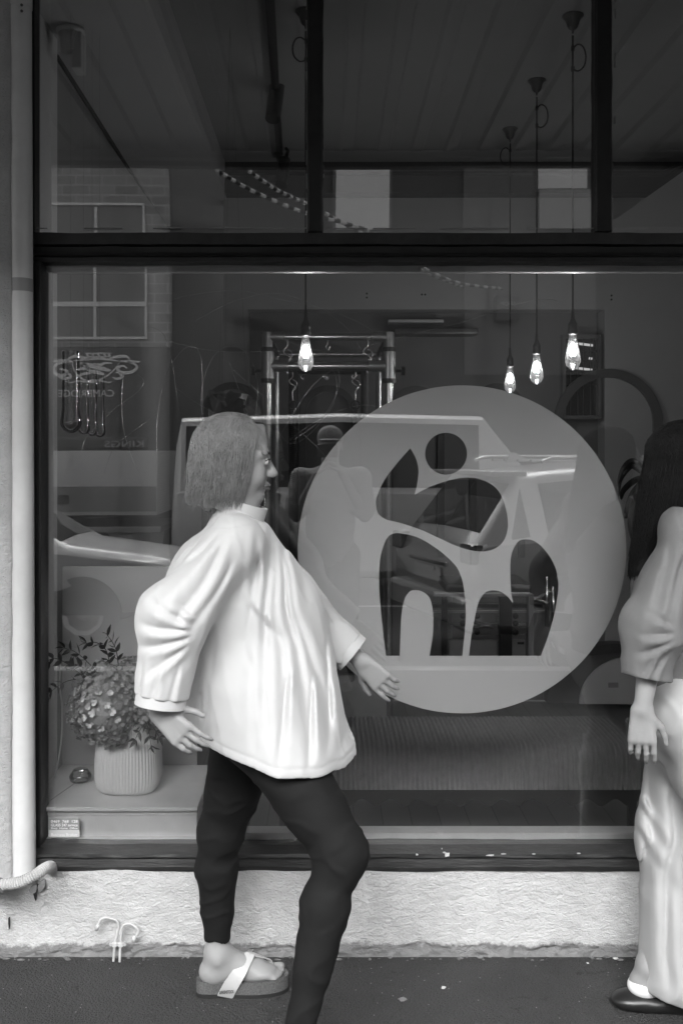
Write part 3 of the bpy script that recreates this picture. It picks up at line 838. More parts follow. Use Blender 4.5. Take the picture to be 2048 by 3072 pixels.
for i, (px, d, py, lab, sg) in enumerate(specs):
    o = proto if i == 0 else copy_tree(proto)
    top = P(px, 45, d); o.location = (top.x, top.y, 3.399)
    zb = P(px, py, d).z + .036
    for c in [x for x in bpy.data.objects if x.parent == o]:
        n = c.name.split('.')[0]
        if n == 'cord':
            c.scale = (1, 1, (3.399 - zb - .14) / .92); c.location = (0, 0, -.08 + .08 * c.scale[2])
        elif n == 'ceiling_rose': c.scale = (.68, .68, .8)
        elif n in ('bulb_holder', 'bulb'): c.location = (0, 0, zb - 3.399)
        elif n == 'cord_loop': c.scale = (sg, 1, 1 if sg > 0 else .9)
    tag(o, lab, 'pendant lamp', 'pendant filament bulbs hanging in the shop')
    pl = bpy.data.lights.new('bulb_light', 'POINT'); pl.energy = 1.1; pl.shadow_soft_size = .012; pl.color = (1, 1, 1)
    po = bpy.data.objects.new('bulb_light', pl); COL.objects.link(po); po.location = (top.x, top.y, zb - .10)

# ------------------------------------------------------------------ display plinth at the left of the window
XL_ = P(180, 0, 3.76).x
pz0 = P(0, 2415, 3.36).z
rv = sbox('window_reveal', (-1.25, .066, .3), (XL_, .455, 3.3), mat('reveal_white', .62, .6, var=.06, vscale=4), 'pale painted side reveal of the shop window', 'wall')
pl_ = empty('display_plinth', (-.7, .3, .12), 'white timber display plinth inside the window under the vase', 'plinth')
xpe = P(600, 0, 3.4).x
MB().box((XL_ + .0005, .0665, pz0 - .014), (xpe, .52, pz0), bev=.003).build('top_board', M_wood_white, pl_)
MB().box((XL_ + .0005, .085, pz0 - .034), (xpe - .004, .10, pz0 - .015), bev=.003).build('front_moulding', M_wood_white, pl_)
MB().box((XL_ + .0005, .090, P(0, 2505, 3.37).z), (xpe - .006, .5, pz0 - .035)).build('front_board', M_wood_white, pl_)
MB().box((XL_ + .0005, .070, .30), (xpe - .004, .105, P(0, 2506, 3.37).z), bev=.002).build('base_ledge', M_wood_white, pl_)
b = MB(); a_, c_ = P(228, 2305, 3.56), P(150, 2410, 3.40)
n_ = Vector((.0012, 0, 0)); zt = pz0 + .0008
b.add([(a_.x, a_.y + .06, zt), (a_.x + .003, a_.y + .06, zt), (c_.x + .002, c_.y, zt), (c_.x, c_.y, zt)], [(0, 1, 2, 3)]); b.build('board_joint', M_gap, pl_)
bp_ = sbox('display_backboard', (XL_ + .001, .525, .12), (P(590, 0, 3.8).x, .55, P(0, 1700, 3.8).z), mat('backboard', .5, .7, var=.05, vscale=3), 'pale board standing behind the flower display', 'board')
# cable
b = MB(); b.tube(catmull([P(182, 1990, 3.70), P(180, 2060, 3.69), P(186, 2110, 3.68), P(186, 2200, 3.66), P(176, 2280, 3.62), P(165, 2334, 3.585)], 8), .0028, 8)
tag(b.build('power_cable', mat('white_cable', .55, .5), smooth=True), 'thin white cable running down into the plinth corner', 'cable')
# glass dish
b = MB(); q = P(242, 2306, 3.6)
q.z = pz0
b.lathe([(0, .002), (.034, .002), (.040, .008), (.041, .022), (.036, .030), (.030, .036), (.026, .044), (.0, .046)], q, 32)
tag(b.build('glass_dish', glass_mat('clear_glass', 3.0, 0, 1, .82), smooth=True), 'small round lidded glass dish beside the ribbed vase', 'dish')
# ribbed vase: soft rectangle plan with fine vertical ribs
vs = empty('ribbed_vase', (P(384, 0, 3.5).x, .23, pz0), 'pale ribbed vase with rounded shoulders holding the flowers', 'vase')
b = MB(); prof = [(.0, 0.001), (.060, .001), (.095, .006), (.108, .022), (.114, .05), (.115, .09), (.112, .14), (.107, .19), (.101, .235), (.094, .262), (.085, .275), (.078, .272), (.08, .20)]
n = 330; v = []
c = Vector((P(384, 0, 3.5).x, .245, pz0))
for i, (r, h) in enumerate(prof):
    for k in range(n):
        a = 2 * math.pi * k / n; e = 2.7
        q = (abs(math.cos(a)) ** e + abs(math.sin(a)) ** e) ** (-1 / e)
        rr_ = r * q * (1 + (.014 if (k % 5) < 2 else -.012) * (1 if r > .07 else 0))
        v.append((c.x + rr_ * math.cos(a), c.y + rr_ * .86 * math.sin(a), c.z + h))
f = [(i * n + k, i * n + (k + 1) % n, (i + 1) * n + (k + 1) % n, (i + 1) * n + k) for i in range(len(prof) - 1) for k in range(n)]
b.add(v, f); b.build('vase_body', mat('vase_ceramic', .76, .6, var=.04, vscale=8), vs, smooth=True)

# ------------------------------------------------------------------ hydrangea and dark leafy branches
random.seed(12)
fl_ = empty('flower_arrangement', c + Vector((0, 0, .25)), 'pale hydrangea heads with dark leafy branches standing in the ribbed vase', 'flowers')
def leaf(b, base, d, L, wd, up=None, bend=.25, mi=0, n=5):
    d = Vector(d).normalized(); up = Vector(up if up is not None else (random.uniform(-1, 1), random.uniform(-1, 1), random.uniform(-.3, 1)))
    s_ = d.cross(up)
    if s_.length < .05: s_ = d.cross(Vector((0.2, 1, .3)))
    s_.normalize(); nn = s_.cross(d).normalized(); v = []
    for i in range(n + 1):
        t = i / n; w = wd * math.sin(math.pi * min(t ** .8, 1)) * .5 if 0 < i < n else .0004
        p = Vector(base) + d * L * t - nn * L * bend * t * t
        v += [p - s_ * w + nn * w * .35, p, p + s_ * w + nn * w * .35]
    f = []
    for i in range(n):
        a = i * 3; f += [(a, a + 3, a + 4, a + 1), (a + 1, a + 4, a + 5, a + 2)]
    b.add(v, f, mi)
M_petal = mat('petal', .34, .95, spec=.1, var=.2, vscale=18); M_petal2 = mat('petal_shaded', .2, .95, spec=.1, var=.25, vscale=18)  # second petal tone has shade put into its colour
M_leafd = mat('dark_leaf', .022, .45); M_stem = mat('stem', .03, .6)
def bloom(cen, R, n, m):
    b = MB()
    for i in range(n):
        a = math.acos(1 - 2 * (i + .5) / n); ph = i * 2.39996
        dr = Vector((math.sin(a) * math.cos(ph), math.sin(a) * math.sin(ph), math.cos(a)))
        p = cen + Vector((dr.x * R[0], dr.y * R[1], dr.z * R[2])) * random.uniform(.80, 1.10)
        t1 = dr.cross(Vector((.3, .2, 1))).normalized(); t2 = dr.cross(t1); o = random.uniform(0, 1.5); s_ = random.uniform(.011, .015)
        for k in range(4):
            ang = o + k * math.pi / 2; d = t1 * math.cos(ang) + t2 * math.sin(ang) + dr * random.uniform(-.1, .9)
            d.normalize(); w = dr.cross(d).normalized() * s_ * .55
            q = p + d * s_
            b.add([p, p + d * s_ * .45 - w, q - w * .7 + dr * .002, q + dr * .001, q + w * .7 + dr * .002, p + d * s_ * .45 + w], [(0, 1, 2, 3), (0, 3, 4, 5)])
    core = MB(); core.lathe([(R[0] * .8 * math.sin(t), -R[2] * .8 * math.cos(t)) for t in np.linspace(.01, math.pi - .01, 10)], cen, 16); b.add(core.v, core.f)
    return b.build('hydrangea_head', m, fl_, smooth=False, fix=False)
bloom(P(322, 2110, 3.42), (.115, .10, .135), 260, M_petal)
bloom(P(400, 2060, 3.50), (.11, .10, .10), 200, M_petal)
bloom(P(265, 2130, 3.50), (.066, .07, .10), 130, M_petal2)
bloom(P(455, 2120, 3.42), (.07, .07, .07), 120, M_petal)
bloom(P(338, 2205, 3.40), (.045, .04, .03), 60, M_petal2)
def branch(pts, nl, L, wd, m=M_leafd, r=.0022, both=True, parent=None, leafname='leafy_branch', droop=0.0):
    b = MB(); q = catmull(pts, 8); b.tube(q, [r * (1 - .6 * i / len(q)) for i in range(len(q))], 6)
    for i in range(nl):
        t = (i + .8) / nl; p = q[min(int(t * (len(q) - 1)), len(q) - 1)]; p2 = q[max(min(int(t * (len(q) - 1)), len(q) - 1) - 2, 0)]
        d = (p - p2); d = d.normalized() if d.length > 1e-6 else Vector((1, 0, 0))
        for sgn in ((-1, 1) if both else (1 if i % 2 else -1,)):
            s_ = d.cross(Vector((random.uniform(-.5, .5), 1, random.uniform(-.5, .5)))).normalized() * sgn
            dd = d * random.uniform(.5, 1.0) + s_ * random.uniform(.6, 1.0) + Vector((0, random.uniform(-.4, .4), -droop))
            leaf(b, p, dd, L * random.uniform(.75, 1.15), wd * random.uniform(.8, 1.15), bend=random.uniform(0, .3))
        if i == nl - 1: leaf(b, p, d, L, wd)
    return b.build(leafname, m, parent if parent is not None else fl_, fix=False)
D = 3.46
for pts in ([(330, 2110), (290, 2050), (240, 2020), (200, 1990), (165, 1975), (141, 1985)],
            [(330, 2100), (300, 2030), (262, 1985), (225, 1955), (192, 1944)],
            [(320, 2090), (270, 2042), (215, 2040), (180, 2055), (160, 2070), (138, 2085)],
            [(350, 2080), (330, 1990), (318, 1950), (290, 1928), (258, 1930)],
            [(360, 2080), (355, 1990), (345, 1940), (322, 1905)],
            [(330, 2100), (285, 2030), (245, 2000), (222, 1992)]):
    branch([P(x, y, D + random.uniform(-.03, .05)) for x, y in pts], 7, .036, .016)
for pts in ([(400, 2150), (425, 2175), (415, 2200), (404, 2222)], [(430, 2150), (445, 2185), (450, 2215), (455, 2240)], [(440, 2160), (465, 2190), (480, 2215)]):
    branch([P(x, y, 3.38) for x, y in pts], 3, .034, .013)

# ------------------------------------------------------------------ glass vessels hanging behind the pane
M_vg = glass_mat('vessel_glass', 1.7, 0, 1, .965)
def vessel(px, pyt, pyb, r, d, lab, bowl=1.0, cloudy=False):
    b = MB(); t = P(px, pyt, d); q = P(px, pyb, d); H = t.z - q.z; R = r * F_PX ** 0 * d / F_PX
    prof = [(0.0, 0)] + [(R * 1.12 * bowl * math.sin(a), R * 1.12 * bowl * (1 - math.cos(a))) for a in np.linspace(.2, 1.7, 8)] + [(R * 1.02, R * 2.0 * bowl), (R * .94, R * 2.6 * bowl), (R * .92, H * .7), (R * .92, H - .01), (R * .96, H)]
    b.lathe(prof, (q.x, q.y, q.z), 30)
    wl = [(max(p[0] - .0016, 0), p[1] + .0016) for p in prof][::-1]; b.lathe(wl, (q.x, q.y, q.z), 30)
    o = b.build('glass_vessel', M_vg, None, smooth=True, fix=False)
    return tag(o, lab, 'glass vessel', 'tall thin glass vessels hanging at the left of the window')
vv = vessel(213, 1054, 1300, 29, 3.50, 'widest hanging glass vessel, leftmost, with a frosted bowl')
vessel(252, 1095, 1304, 17, 3.56, 'slim hanging glass vessel second from the left')
vessel(277, 1110, 1308, 16, 3.62, 'slim hanging glass vessel third from the left')
vessel(300, 1125, 1312, 16, 3.68, 'slimmest hanging glass vessel, nearest the truck reflection edge')
b = MB(); q = P(213, 1298, 3.50)
b.lathe([(0, .002)] + [(.033 * math.sin(a), .033 * (1 - math.cos(a)) + .002) for a in np.linspace(.3, 1.6, 6)] + [(0, .040)], q, 24)
b.build('frosted_filling', mat('frosted_fill', .35, .6), vv, smooth=True)
b = MB()
for px, pyt, d in ((213, 1054, 3.5), (252, 1095, 3.56), (277, 1110, 3.62), (300, 1125, 3.68)):
    p = P(px, pyt, d); b.tube([p, (p.x, p.y, 3.35)], .0002, 5)
tag(b.build('hanging_threads', M_gap), 'thin threads holding the glass vessels', 'threads')

# ------------------------------------------------------------------ looping thin wires behind the pane
wr = empty('wire_sculpture', P(760, 800, 3.5), 'tangle of thin looping shiny wires hanging behind the pane', 'wire sculpture')
M_wire = mat('bright_wire', .75, .25, 1.0)
wires = [
 [(500, 905), (560, 888), (680, 872), (760, 878), (850, 900), (960, 922), (1060, 960), (1130, 1000)],
 [(590, 960), (700, 905), (830, 880), (950, 920), (1040, 985), (1090, 1060)],
 [(800, 1375), (850, 1290), (930, 1165), (1010, 1100), (1100, 1040), (1250, 1000), (1390, 965), (1480, 935), (1590, 902), (1640, 898), (1671, 903)],
 [(470, 1360), (475, 1230), (505, 1110), (560, 1042), (600, 1060), (608, 1170), (612, 1300)],
 [(612, 1290), (605, 1170), (640, 1070), (690, 1038), (745, 1065), (772, 1150), (768, 1250)],
 [(445, 978), (490, 1002), (515, 1080), (530, 1180), (540, 1240)],
 [(500, 1022), (600, 1046), (700, 1056), (850, 1052), (960, 1052), (1010, 1100), (1014, 1170), (960, 1260), (880, 1320)],
 [(248, 1352), (262, 1310), (340, 1230), (420, 1170), (428, 1135), (390, 1118), (330, 1122)],
 [(530, 1165), (600, 1215), (700, 1270), (760, 1330), (800, 1392)],
 [(690, 1090), (710, 1150), (740, 1230), (762, 1330), (790, 1460), (800, 1560)],
 [(700, 1110), (780, 1180), (860, 1260), (940, 1330), (985, 1380)],
 [(372, 1120), (365, 1200), (372, 1290), (395, 1370), (430, 1460)],
 [(312, 1425), (345, 1340), (420, 1280), (470, 1240)],
 [(870, 1320), (930, 1275), (1010, 1235), (1100, 1215), (1190, 1240)],
 [(830, 1010), (900, 1040), (990, 1100), (1010, 1160), (990, 1230), (920, 1310), (870, 1330), (830, 1290)],
]
for w_ in wires:
    b = MB(); ph = random.uniform(0, 6)
    q = catmull([P(x, y, 3.44 + .05 * math.sin(ph + i * .9)) for i, (x, y) in enumerate(w_)], 10)
    b.tube(q, .00055, 5); b.build('wire', M_wire, wr, smooth=True)

# ------------------------------------------------------------------ channel-upholstered bench
bn = empty('bench', (P(1375, 0, 3.95).x, .7, .12), 'long bench with a dark channel-stitched seat and scalloped apron', 'bench')
x0, x1 = P(835, 0, 3.95).x, P(1918, 0, 3.95).x
zt_, zb_ = P(0, 2235, 3.92).z, P(0, 2370, 3.9).z
M_velvet = mat('bench_velvet', .24, .85, spec=.15, var=.15, vscale=30, bump=.1, bscale=300, bdist=.001)
Yf, Ybk = 3.90 - CAMD, 4.42 - CAMD
nch = 74; sub = 6; prof = []
R_ = .075
prof += [(Yf, zb_), (Yf, zb_ + .02)]
for a in np.linspace(0, math.pi / 2, 9): prof.append((Yf + R_ - R_ * math.cos(a), zt_ - R_ + R_ * math.sin(a) if True else 0))
prof += [((Yf + Ybk) / 2, zt_ + .004)]
for a in np.linspace(math.pi / 2, 0, 7): prof.append((Ybk - R_ + R_ * math.cos(a), zt_ - R_ + R_ * math.sin(a)))
prof += [(Ybk, zb_)]
# a rounder right end and a raised round bulge at the left, as in the photo
v = []; nX = nch * sub + 1; k = len(prof)
cy, cz = (Yf + Ybk) / 2, (zt_ + zb_) / 2
for i in range(nX):
    t = i / (nX - 1); x = x0 + (x1 - x0) * t
    ch = abs(math.sin(math.pi * i / sub)); dep = .021 * (1 - ch ** .7)
    endr = min(1, (min(i, nX - 1 - i) / (sub * 1.6))); er = R_ * .6 * (1 - math.sqrt(max(0, 1 - (1 - endr) ** 2)))
    for (y, z_) in prof:
        dy = -1 if y < cy - .1 else (1 if y > cy + .1 else (y - cy) / .1 * .3)
        top = max(0, (z_ - zb_ - .02) / (zt_ - zb_ - .02))
        v.append((x, y - dy * dep * (1 if z_ > zb_ + .001 else 0) - dy * er, z_ - top * (dep + er)))
f = [(i * k + j, (i + 1) * k + j, (i + 1) * k + j + 1, i * k + j + 1) for i in range(nX - 1) for j in range(k - 1)]
f += [tuple(range(k)), tuple(range((nX - 1) * k + k - 1, (nX - 1) * k - 1, -1))]
b = MB(); b.add(v, f); b.build('seat_cushion', M_velvet, bn, smooth=True)
M_bwood = mat('bench_black', .010, .45)
def apron(y0, y1):
    pts = [(x0 + .01, zb_ - .001)]; xs = np.linspace(x0 + .01, x1 - .01, 240)
    w = (x1 - x0) / 13.0
    bot = [(x, zb_ - .052 + .014 * (math.cos(2 * math.pi * (x - x0) / w))) for x in xs]
    pts = bot[::-1] + [(x0 + .01, zb_ - .001), (x1 - .01, zb_ - .001)]
    b = MB()
    n = len(bot); v = [(x, y0, z_) for x, z_ in bot] + [(x, y0, zb_ - .001) for x, z_ in bot] + [(x, y1, z_) for x, z_ in bot] + [(x, y1, zb_ - .001) for x, z_ in bot]
    f = []
    for i in range(n - 1): f += [(i, i + 1, n + i + 1, n + i), (2 * n + i, 3 * n + i, 3 * n + i + 1, 2 * n + i + 1), (i, 2 * n + i, 2 * n + i + 1, i + 1)]
    b.add(v, f); return b
apron(Yf + .006, Yf + .022).build('apron', M_bwood, bn); apron(Ybk - .03, Ybk - .015).build('apron', M_bwood, bn)
for xx in (P(850, 0, 3.95).x, P(1891, 0, 3.95).x - .0):
    for yy in (Yf + .023, Ybk - .07):
        MB().box((xx - .015, yy, .1205), (xx + .015, yy + .03, zb_ - .002)).build('leg', M_bwood, bn)

# ------------------------------------------------------------------ steel exercise frame (front end nearer)
fr = empty('exercise_tower', (P(985, 0, 5.4).x, 2.2, .12), 'tall steel pilates frame with hooks and springs behind the lone bulb', 'exercise frame')
M_steel = mat('brushed_steel', .55, .25, 1.0, bump=.05, bscale=300)
M_cast = mat('cast_joint', .35, .38, .9)
dF, dR = 5.0, 5.9
def bar(p, q, r, m=M_steel, name='bar'): return MB().tube([p, q], r, 16).build(name, m, fr, smooth=False)
fxL, fxR = 803, 1166
zT = P(0, 1010, dF).z
FL, FR = Vector((P(fxL, 0, dF).x, dF - CAMD, zT)), Vector((P(fxR, 0, dF).x, dF - CAMD, zT))
RL, RR = Vector((FL.x + .0, dR - CAMD, zT)), Vector((FR.x, dR - CAMD, zT))
def rod(p, q, r, m, name): o = bar(p, q, r, m, name); smooth_by_angle(o, 50); return o
rod(FL, FR, .019, M_steel, 'top_bar'); rod(RL, RR, .019, M_steel, 'top_bar'); rod(FL, RL, .019, M_blk, 'side_bar'); rod(FR, RR, .019, M_blk, 'side_bar')
z2 = P(0, 1098, dF).z
for A in (FL, FR): rod(A, Vector((A.x, A.y, .12)), .020, M_steel, 'post')
for A in (RL, RR): rod(A, Vector((A.x, A.y, .12)), .020, M_steel, 'post')
rod(Vector((FL.x, FL.y, z2)), Vector((FR.x, FR.y, z2)), .024, M_steel, 'cross_bar')
rod(Vector((FL.x + .12, FL.y + .3, z2 + .005)), Vector((FL.x + .12, FL.y + .3, .5)), .028, M_blk, 'push_bar')
rod(Vector((FR.x - .11, FL.y + .3, z2 + .005)), Vector((FR.x - .11, FL.y + .3, .5)), .022, M_blk, 'push_bar')
rod(Vector((FL.x + .09, FL.y + .3, z2 + .0)), Vector((FR.x - .09, FR.y + .3, z2 + .0)), .020, M_blk, 'push_bar')
for A in (FL, FR):
    s_ = 1 if A is FL else -1
    b = MB(); b.tube([(A.x, A.y, zT + .022), (A.x, A.y, zT - .075)], .026, 16); b.tube([(A.x - s_ * .01, A.y, zT), (A.x + s_ * .085, A.y, zT)], .0245, 16); o = b.build('corner_joint', M_cast, fr); smooth_by_angle(o, 50)
    b = MB(); b.tube([(A.x, A.y, z2 + .075), (A.x, A.y, z2 - .065)], .034, 18); b.tube([(A.x, A.y, z2), (A.x + s_ * .10, A.y, z2)], .029, 16); o = b.build('sliding_joint', M_cast, fr); smooth_by_angle(o, 50)
    for dz in (.082, -.075):
        b = MB(); b.tube([(A.x, A.y, z2 + dz + .011), (A.x, A.y, z2 + dz - .011)], .036, 18); b.build('collar', M_blk, fr)
    b = MB(); b.tube([(A.x - s_ * .03, A.y, z2 - .025), (A.x - s_ * .062, A.y, z2 - .025)], .008, 10); b.tube([(A.x - s_ * .062, A.y, z2 - .025), (A.x - s_ * .080, A.y, z2 - .025)], .021, 8); b.build('knob', M_blk, fr)
def hook(p, s=1.0, spring=0.0):
    """snap hook hanging from point p; with a spring below when asked"""
    b = MB(); q = [(0, 0, 0), (0, 0, -.03), (-.018, 0, -.05), (-.012, 0, -.068), (.014, 0, -.085), (.016, 0, -.10), (.0, 0, -.115), (0, 0, -.155), (.004, 0, -.17)]
    b.tube([p + Vector(t) * s for t in catmull(q, 4)], .0048 * s, 8)
    b.tube([p + Vector(t) * s for t in catmull([(.0, 0, -.045), (.022, 0, -.06), (.024, 0, -.08), (.004, 0, -.10)], 4)], .0035 * s, 8)
    o = b.build('snap_hook', M_steel, fr, smooth=True)
    if spring:
        top = p + Vector((0, 0, -.17 * s)); b = MB()
        rng = [(.022 * math.sin(a), 0, -.022 + .022 * math.cos(a)) for a in np.linspace(0, 2 * math.pi, 14)]
        b.tube([top + Vector(t) for t in rng], .0035, 6); b.build('ring', M_blk, fr, smooth=True)
        n = 260; L = spring; st = top + Vector((0, 0, -.05)); b = MB()
        b.tube([st + Vector((.013 * math.cos(i * 1.1), .013 * math.sin(i * 1.1), -L * i / n)) for i in range(n)], .0028, 4)
        b.build('spring', mat('spring_steel', .06, .4, .8), fr, smooth=True)
for px in (862, 1102): hook(P(px, 1020, dF))
for px in (982,):
    b = MB(); p = P(px, 1020, dF); b.tube(catmull([p, p + Vector((0, 0, -.02)), p + Vector((-.008, 0, -.035)), p + Vector((.006, 0, -.05)), p + Vector((.012, 0, -.03))], 4), .003, 6); b.build('eye_hook', M_steel, fr, smooth=True)
for px in (906, 975, 980, 1058, 1060):
    b = MB(); p = P(px, 1110, dF + .3); b.tube(catmull([p, p + Vector((0, 0, -.02)), p + Vector((-.008, 0, -.035)), p + Vector((.006, 0, -.05)), p + Vector((.012, 0, -.03))], 4), .003, 6); b.build('eye_hook', M_steel, fr, smooth=True)
for px in (878, 1066): hook(P(px, 1115, dF + .25), .9, .5)
# mattress table of the frame
MB().box((FL.x + .01, FL.y - .02, .12), (FR.x - .01, RL.y, .55), bev=.01).build('base_box', mat('maple', .22, .5, var=.1, vscale=6), fr)
MB().box((FL.x - .02, FL.y - .05, .551), (FR.x + .02, RL.y + .0, .62), bev=.02).build('mattress', mat('dark_vinyl', .02, .4), fr)

# ------------------------------------------------------------------ pilates chair seen through the cut-outs
pc = empty('exercise_chair', P(1480, 1960, 5.0), 'low black and maple pilates chair with springs seen through the logo cut-outs', 'exercise machine')
M_maple = mat('maple', .22, .5); M_pad = mat('dark_vinyl', .02, .4)
d0 = 4.95
def pb(x0, y0, x1, y1, da, db, m, name, bev=.004):
    a_, c_ = P(x0, y1, d0), P(x1, y0, d0); MB().box((a_.x, d0 + da - CAMD, a_.z), (c_.x, d0 + db - CAMD, c_.z), bev=bev).build(name, m, pc)
pb(1335, 1752, 1432, 1778, 0, .35, M_pad, 'pad', .015); pb(1530, 1752, 1596, 1780, 0, .4, M_pad, 'pad', .02)
pb(1300, 1778, 1590, 1790, .0, .05, mat('steel_rail', .35, .35, .8), 'rail')
for x0 in (1326, 1500, 1586): pb(x0, 1785, x0 + (17 if x0 != 1500 else 38), 2060, .02, .06, M_blk if x0 != 1586 else M_maple, 'upright')
pb(1356, 1790, 1372, 2040, .2, .24, M_maple, 'upright')
pb(1352, 1930, 1584, 2080, .08, .12, M_maple, 'base_panel'); pb(1560, 1935, 1580, 1942, .075, .079, M_pad, 'badge', 0)
for x0, x1, y0, y1 in ((1300, 1640, 1822, 1833), (1380, 1500, 1797, 1801), (1300, 1650, 1842, 1849), (1356, 1590, 1882, 1888)):
    pb(x0, y0, x1, y1, .1, .13, mat('steel_rail', .35, .35, .8) if y0 != 1822 else M_pad, 'cross_rail', .002)
for x0, y0, x1, y1 in ((1415, 1885, 1500, 1868), (1420, 1865, 1480, 1885), (1492, 1850, 1508, 1930), (1500, 1852, 1514, 1930), (1590, 1790, 1640, 1810), (1600, 1800, 1650, 1775)):
    p, q = P(x0, y0, d0 + .05), P(x1, y1, d0 + .05); n = 90; b = MB()
    ax = (q - p); u = ax.normalized().cross(Vector((0, 1, 0))).normalized(); w = u.cross(ax.normalized())
    b.tube([p + ax * (i / n) + (u * math.cos(i * 1.3) + w * math.sin(i * 1.3)) * .010 for i in range(n)], .0025, 4); b.build('spring', M_steel, pc, smooth=True)
for px, py in ((1430, 1848), (1430, 1895), (1545, 1848), (1545, 1870), (1545, 1897), (1388, 1848), (1388, 1870)):
    b = MB(); q = P(px, py, d0 - .02); b.lathe([(0, -.012), (.014, -.01), (.016, .0), (.008, .008), (0, .03)], q, 10, axis='Y'); b.build('knob', M_blk, pc, smooth=True)
pb(1300, 1700, 1306, 1712, 0, .01, M_blk, 'knob')
b = MB(); q = P(1640, 1790, 5.0); b.tube([q + Vector((0, 0, .1)), q + Vector((0, 0, -.15))], .012, 10); b.tube([q + Vector((.03, 0, .05)), q + Vector((.035, 0, -.18))], .010, 10); b.build('handle_post', M_steel, pc, smooth=True)

# ------------------------------------------------------------------ arched frames on the back wall
M_arch = mat('arch_dark_paint', .055, .6)
def arch(px, py_top, r_px, band, lab, d=6.1, yo=.155):
    k = (d) / F_PX; c = P(px, py_top + r_px, d); R = r_px * k; r2 = (r_px - band) * k
    y0 = YB + .12 if yo > .1 else YB - .03; n = 40; pts = []
    ang = np.linspace(0, math.pi, n)
    outer = [(c.x + R * math.cos(a), c.z + R * math.sin(a)) for a in ang]; inner = [(c.x + r2 * math.cos(a), c.z + r2 * math.sin(a)) for a in ang]
    zb = 1.0
    outer = [(c.x + R, zb)] + outer + [(c.x - R, zb)]; inner = [(c.x + r2, zb)] + inner + [(c.x - r2, zb)]
    n = len(outer); v = []
    for (a, bb) in ((outer, y0), (inner, y0), (outer, y0 + .038), (inner, y0 + .038)): v += [(x, bb, z_) for x, z_ in a]
    f = []
    for i in range(n - 1): f += [(i, i + 1, n + i + 1, n + i), (2 * n + i, 3 * n + i, 3 * n + i + 1, 2 * n + i + 1), (i, 2 * n + i, 2 * n + i + 1, i + 1), (n + i, n + i + 1, 3 * n + i + 1, 3 * n + i)]
    b = MB(); b.add(v, f); return tag(b.build('arched_frame', M_arch, smooth=False), lab, 'arched frame', 'dark arched frames on the back wall')
arch(700, 1148, 92, 20, 'dark arched frame behind the trailing plant leaves', yo=0)
arch(985, 1152, 88, 20, 'dark arched frame seen inside the steel exercise frame')
arch(1250, 1154, 88, 20, 'dark arched frame peeping above the top left of the logo')
arch(1500, 1146, 84, 20, 'dark arched frame below the lowest pendant bulb')
arch(1818, 1108, 160, 26, 'largest dark arched frame at the right below the highest bulb', yo=0)
# air bar on the wall and high barred window
b = MB(); a_, c_ = P(1180, 1004, 6.1), P(1432, 985, 6.1); b.box((a_.x, YB - .02, a_.z), (c_.x, YB + .15, c_.z), bev=.01)
tag(b.build('wall_rail', mat('rail_dark', .03, .4)), 'long dark rail fixed high on the recess wall', 'rail')
b = MB(); a_, c_ = P(1165, 967, 6.1), P(1330, 958, 6.1); b.box((a_.x, YB + .02, a_.z), (c_.x, YB + .12, c_.z), bev=.004)  # pale bar added for the small highlight over the rail
tag(b.build('highlight_strip', mat('highlight_white', .5, .3)), 'slim pale strip painted in as the highlight above the dark wall rail', 'strip')
hw = empty('barred_window', P(1745, 1130, 6.05), 'narrow dark barred window with lit tubes, beside the highest bulb', 'window')
a_, c_ = P(1700, 1246, 6.05), P(1796, 1012, 6.05)
MB().box((a_.x, YB + .045, a_.z), (c_.x, YB + .06, c_.z)).build('pane', mat('dark_pane', .006, .1), hw)
for (x0_, z0_, x1_, z1_) in ((a_.x - .02, a_.z - .02, a_.x, c_.z + .02), (c_.x, a_.z - .02, c_.x + .02, c_.z + .02), (a_.x, a_.z - .02, c_.x, a_.z), (a_.x, c_.z, c_.x, c_.z + .02)):
    MB().box((x0_, YB - .004, z0_), (x1_, YB + .06, z1_)).build('frame', mat('win_frame', .10, .5), hw)
for px in (1718, 1740, 1756, 1778): q = P(px, 0, 6.05); MB().tube([(q.x, YB + .03, a_.z), (q.x, YB + .03, c_.z)], .003, 6).build('bar', M_blk, hw)
for py in (1052, 1080, 1110, 1150): q = P(0, py, 6.05); MB().tube([(a_.x, YB + .03, q.z), (c_.x, YB + .03, q.z)], .003, 6).build('bar', M_blk, hw)
M_tube = emit_mat('lit_tube', .16)
for (x0_, y0_, x1_, y1_) in ((1728, 1022, 1792, 1030), (1734, 1098, 1790, 1105), (1781, 1069, 1790, 1071)):
    p, q = P(x0_, y0_, 6.0), P(x1_, y1_, 6.0); p.y = q.y = YB + .036; MB().tube([p, q], .0075, 8).build('lit_tube', M_tube, hw)

# ------------------------------------------------------------------ arc barrel at right, lower back wall
ab = empty('arc_barrel', P(1880, 2110, 6.0), 'half-round white sided exercise arc with dark padding on the floor', 'exercise arc')
c = P(1890, 2110, 5.95); R = 155 * 5.95 / F_PX
pts = [(c.x + R * math.cos(a), c.z + .001 + R * .9 * math.sin(a)) for a in np.linspace(0, math.pi, 40)]
b = MB(); b.prism(pts, c.y - .02, c.y); b.build('side_panel', mat('arc_white', .42, .5), ab)
c2 = c + Vector((-.09, 0, 0)); pts = [(c2.x + R * 1.32 * math.cos(a), c2.z + .001 + R * 1.15 * math.sin(a)) for a in np.linspace(0, math.pi, 40)]
b = MB(); b.prism(pts, c.y + .001, c.y + .10); b.build('padding', mat('arc_pad', .045, .5), ab)
q = P(1912, 2040, 5.93); MB().box((q.x - .006, q.y - .02, q.z - .05), (q.x + .012, q.y + .0, q.z + .07), bev=.003).build('handle', M_blk, ab)
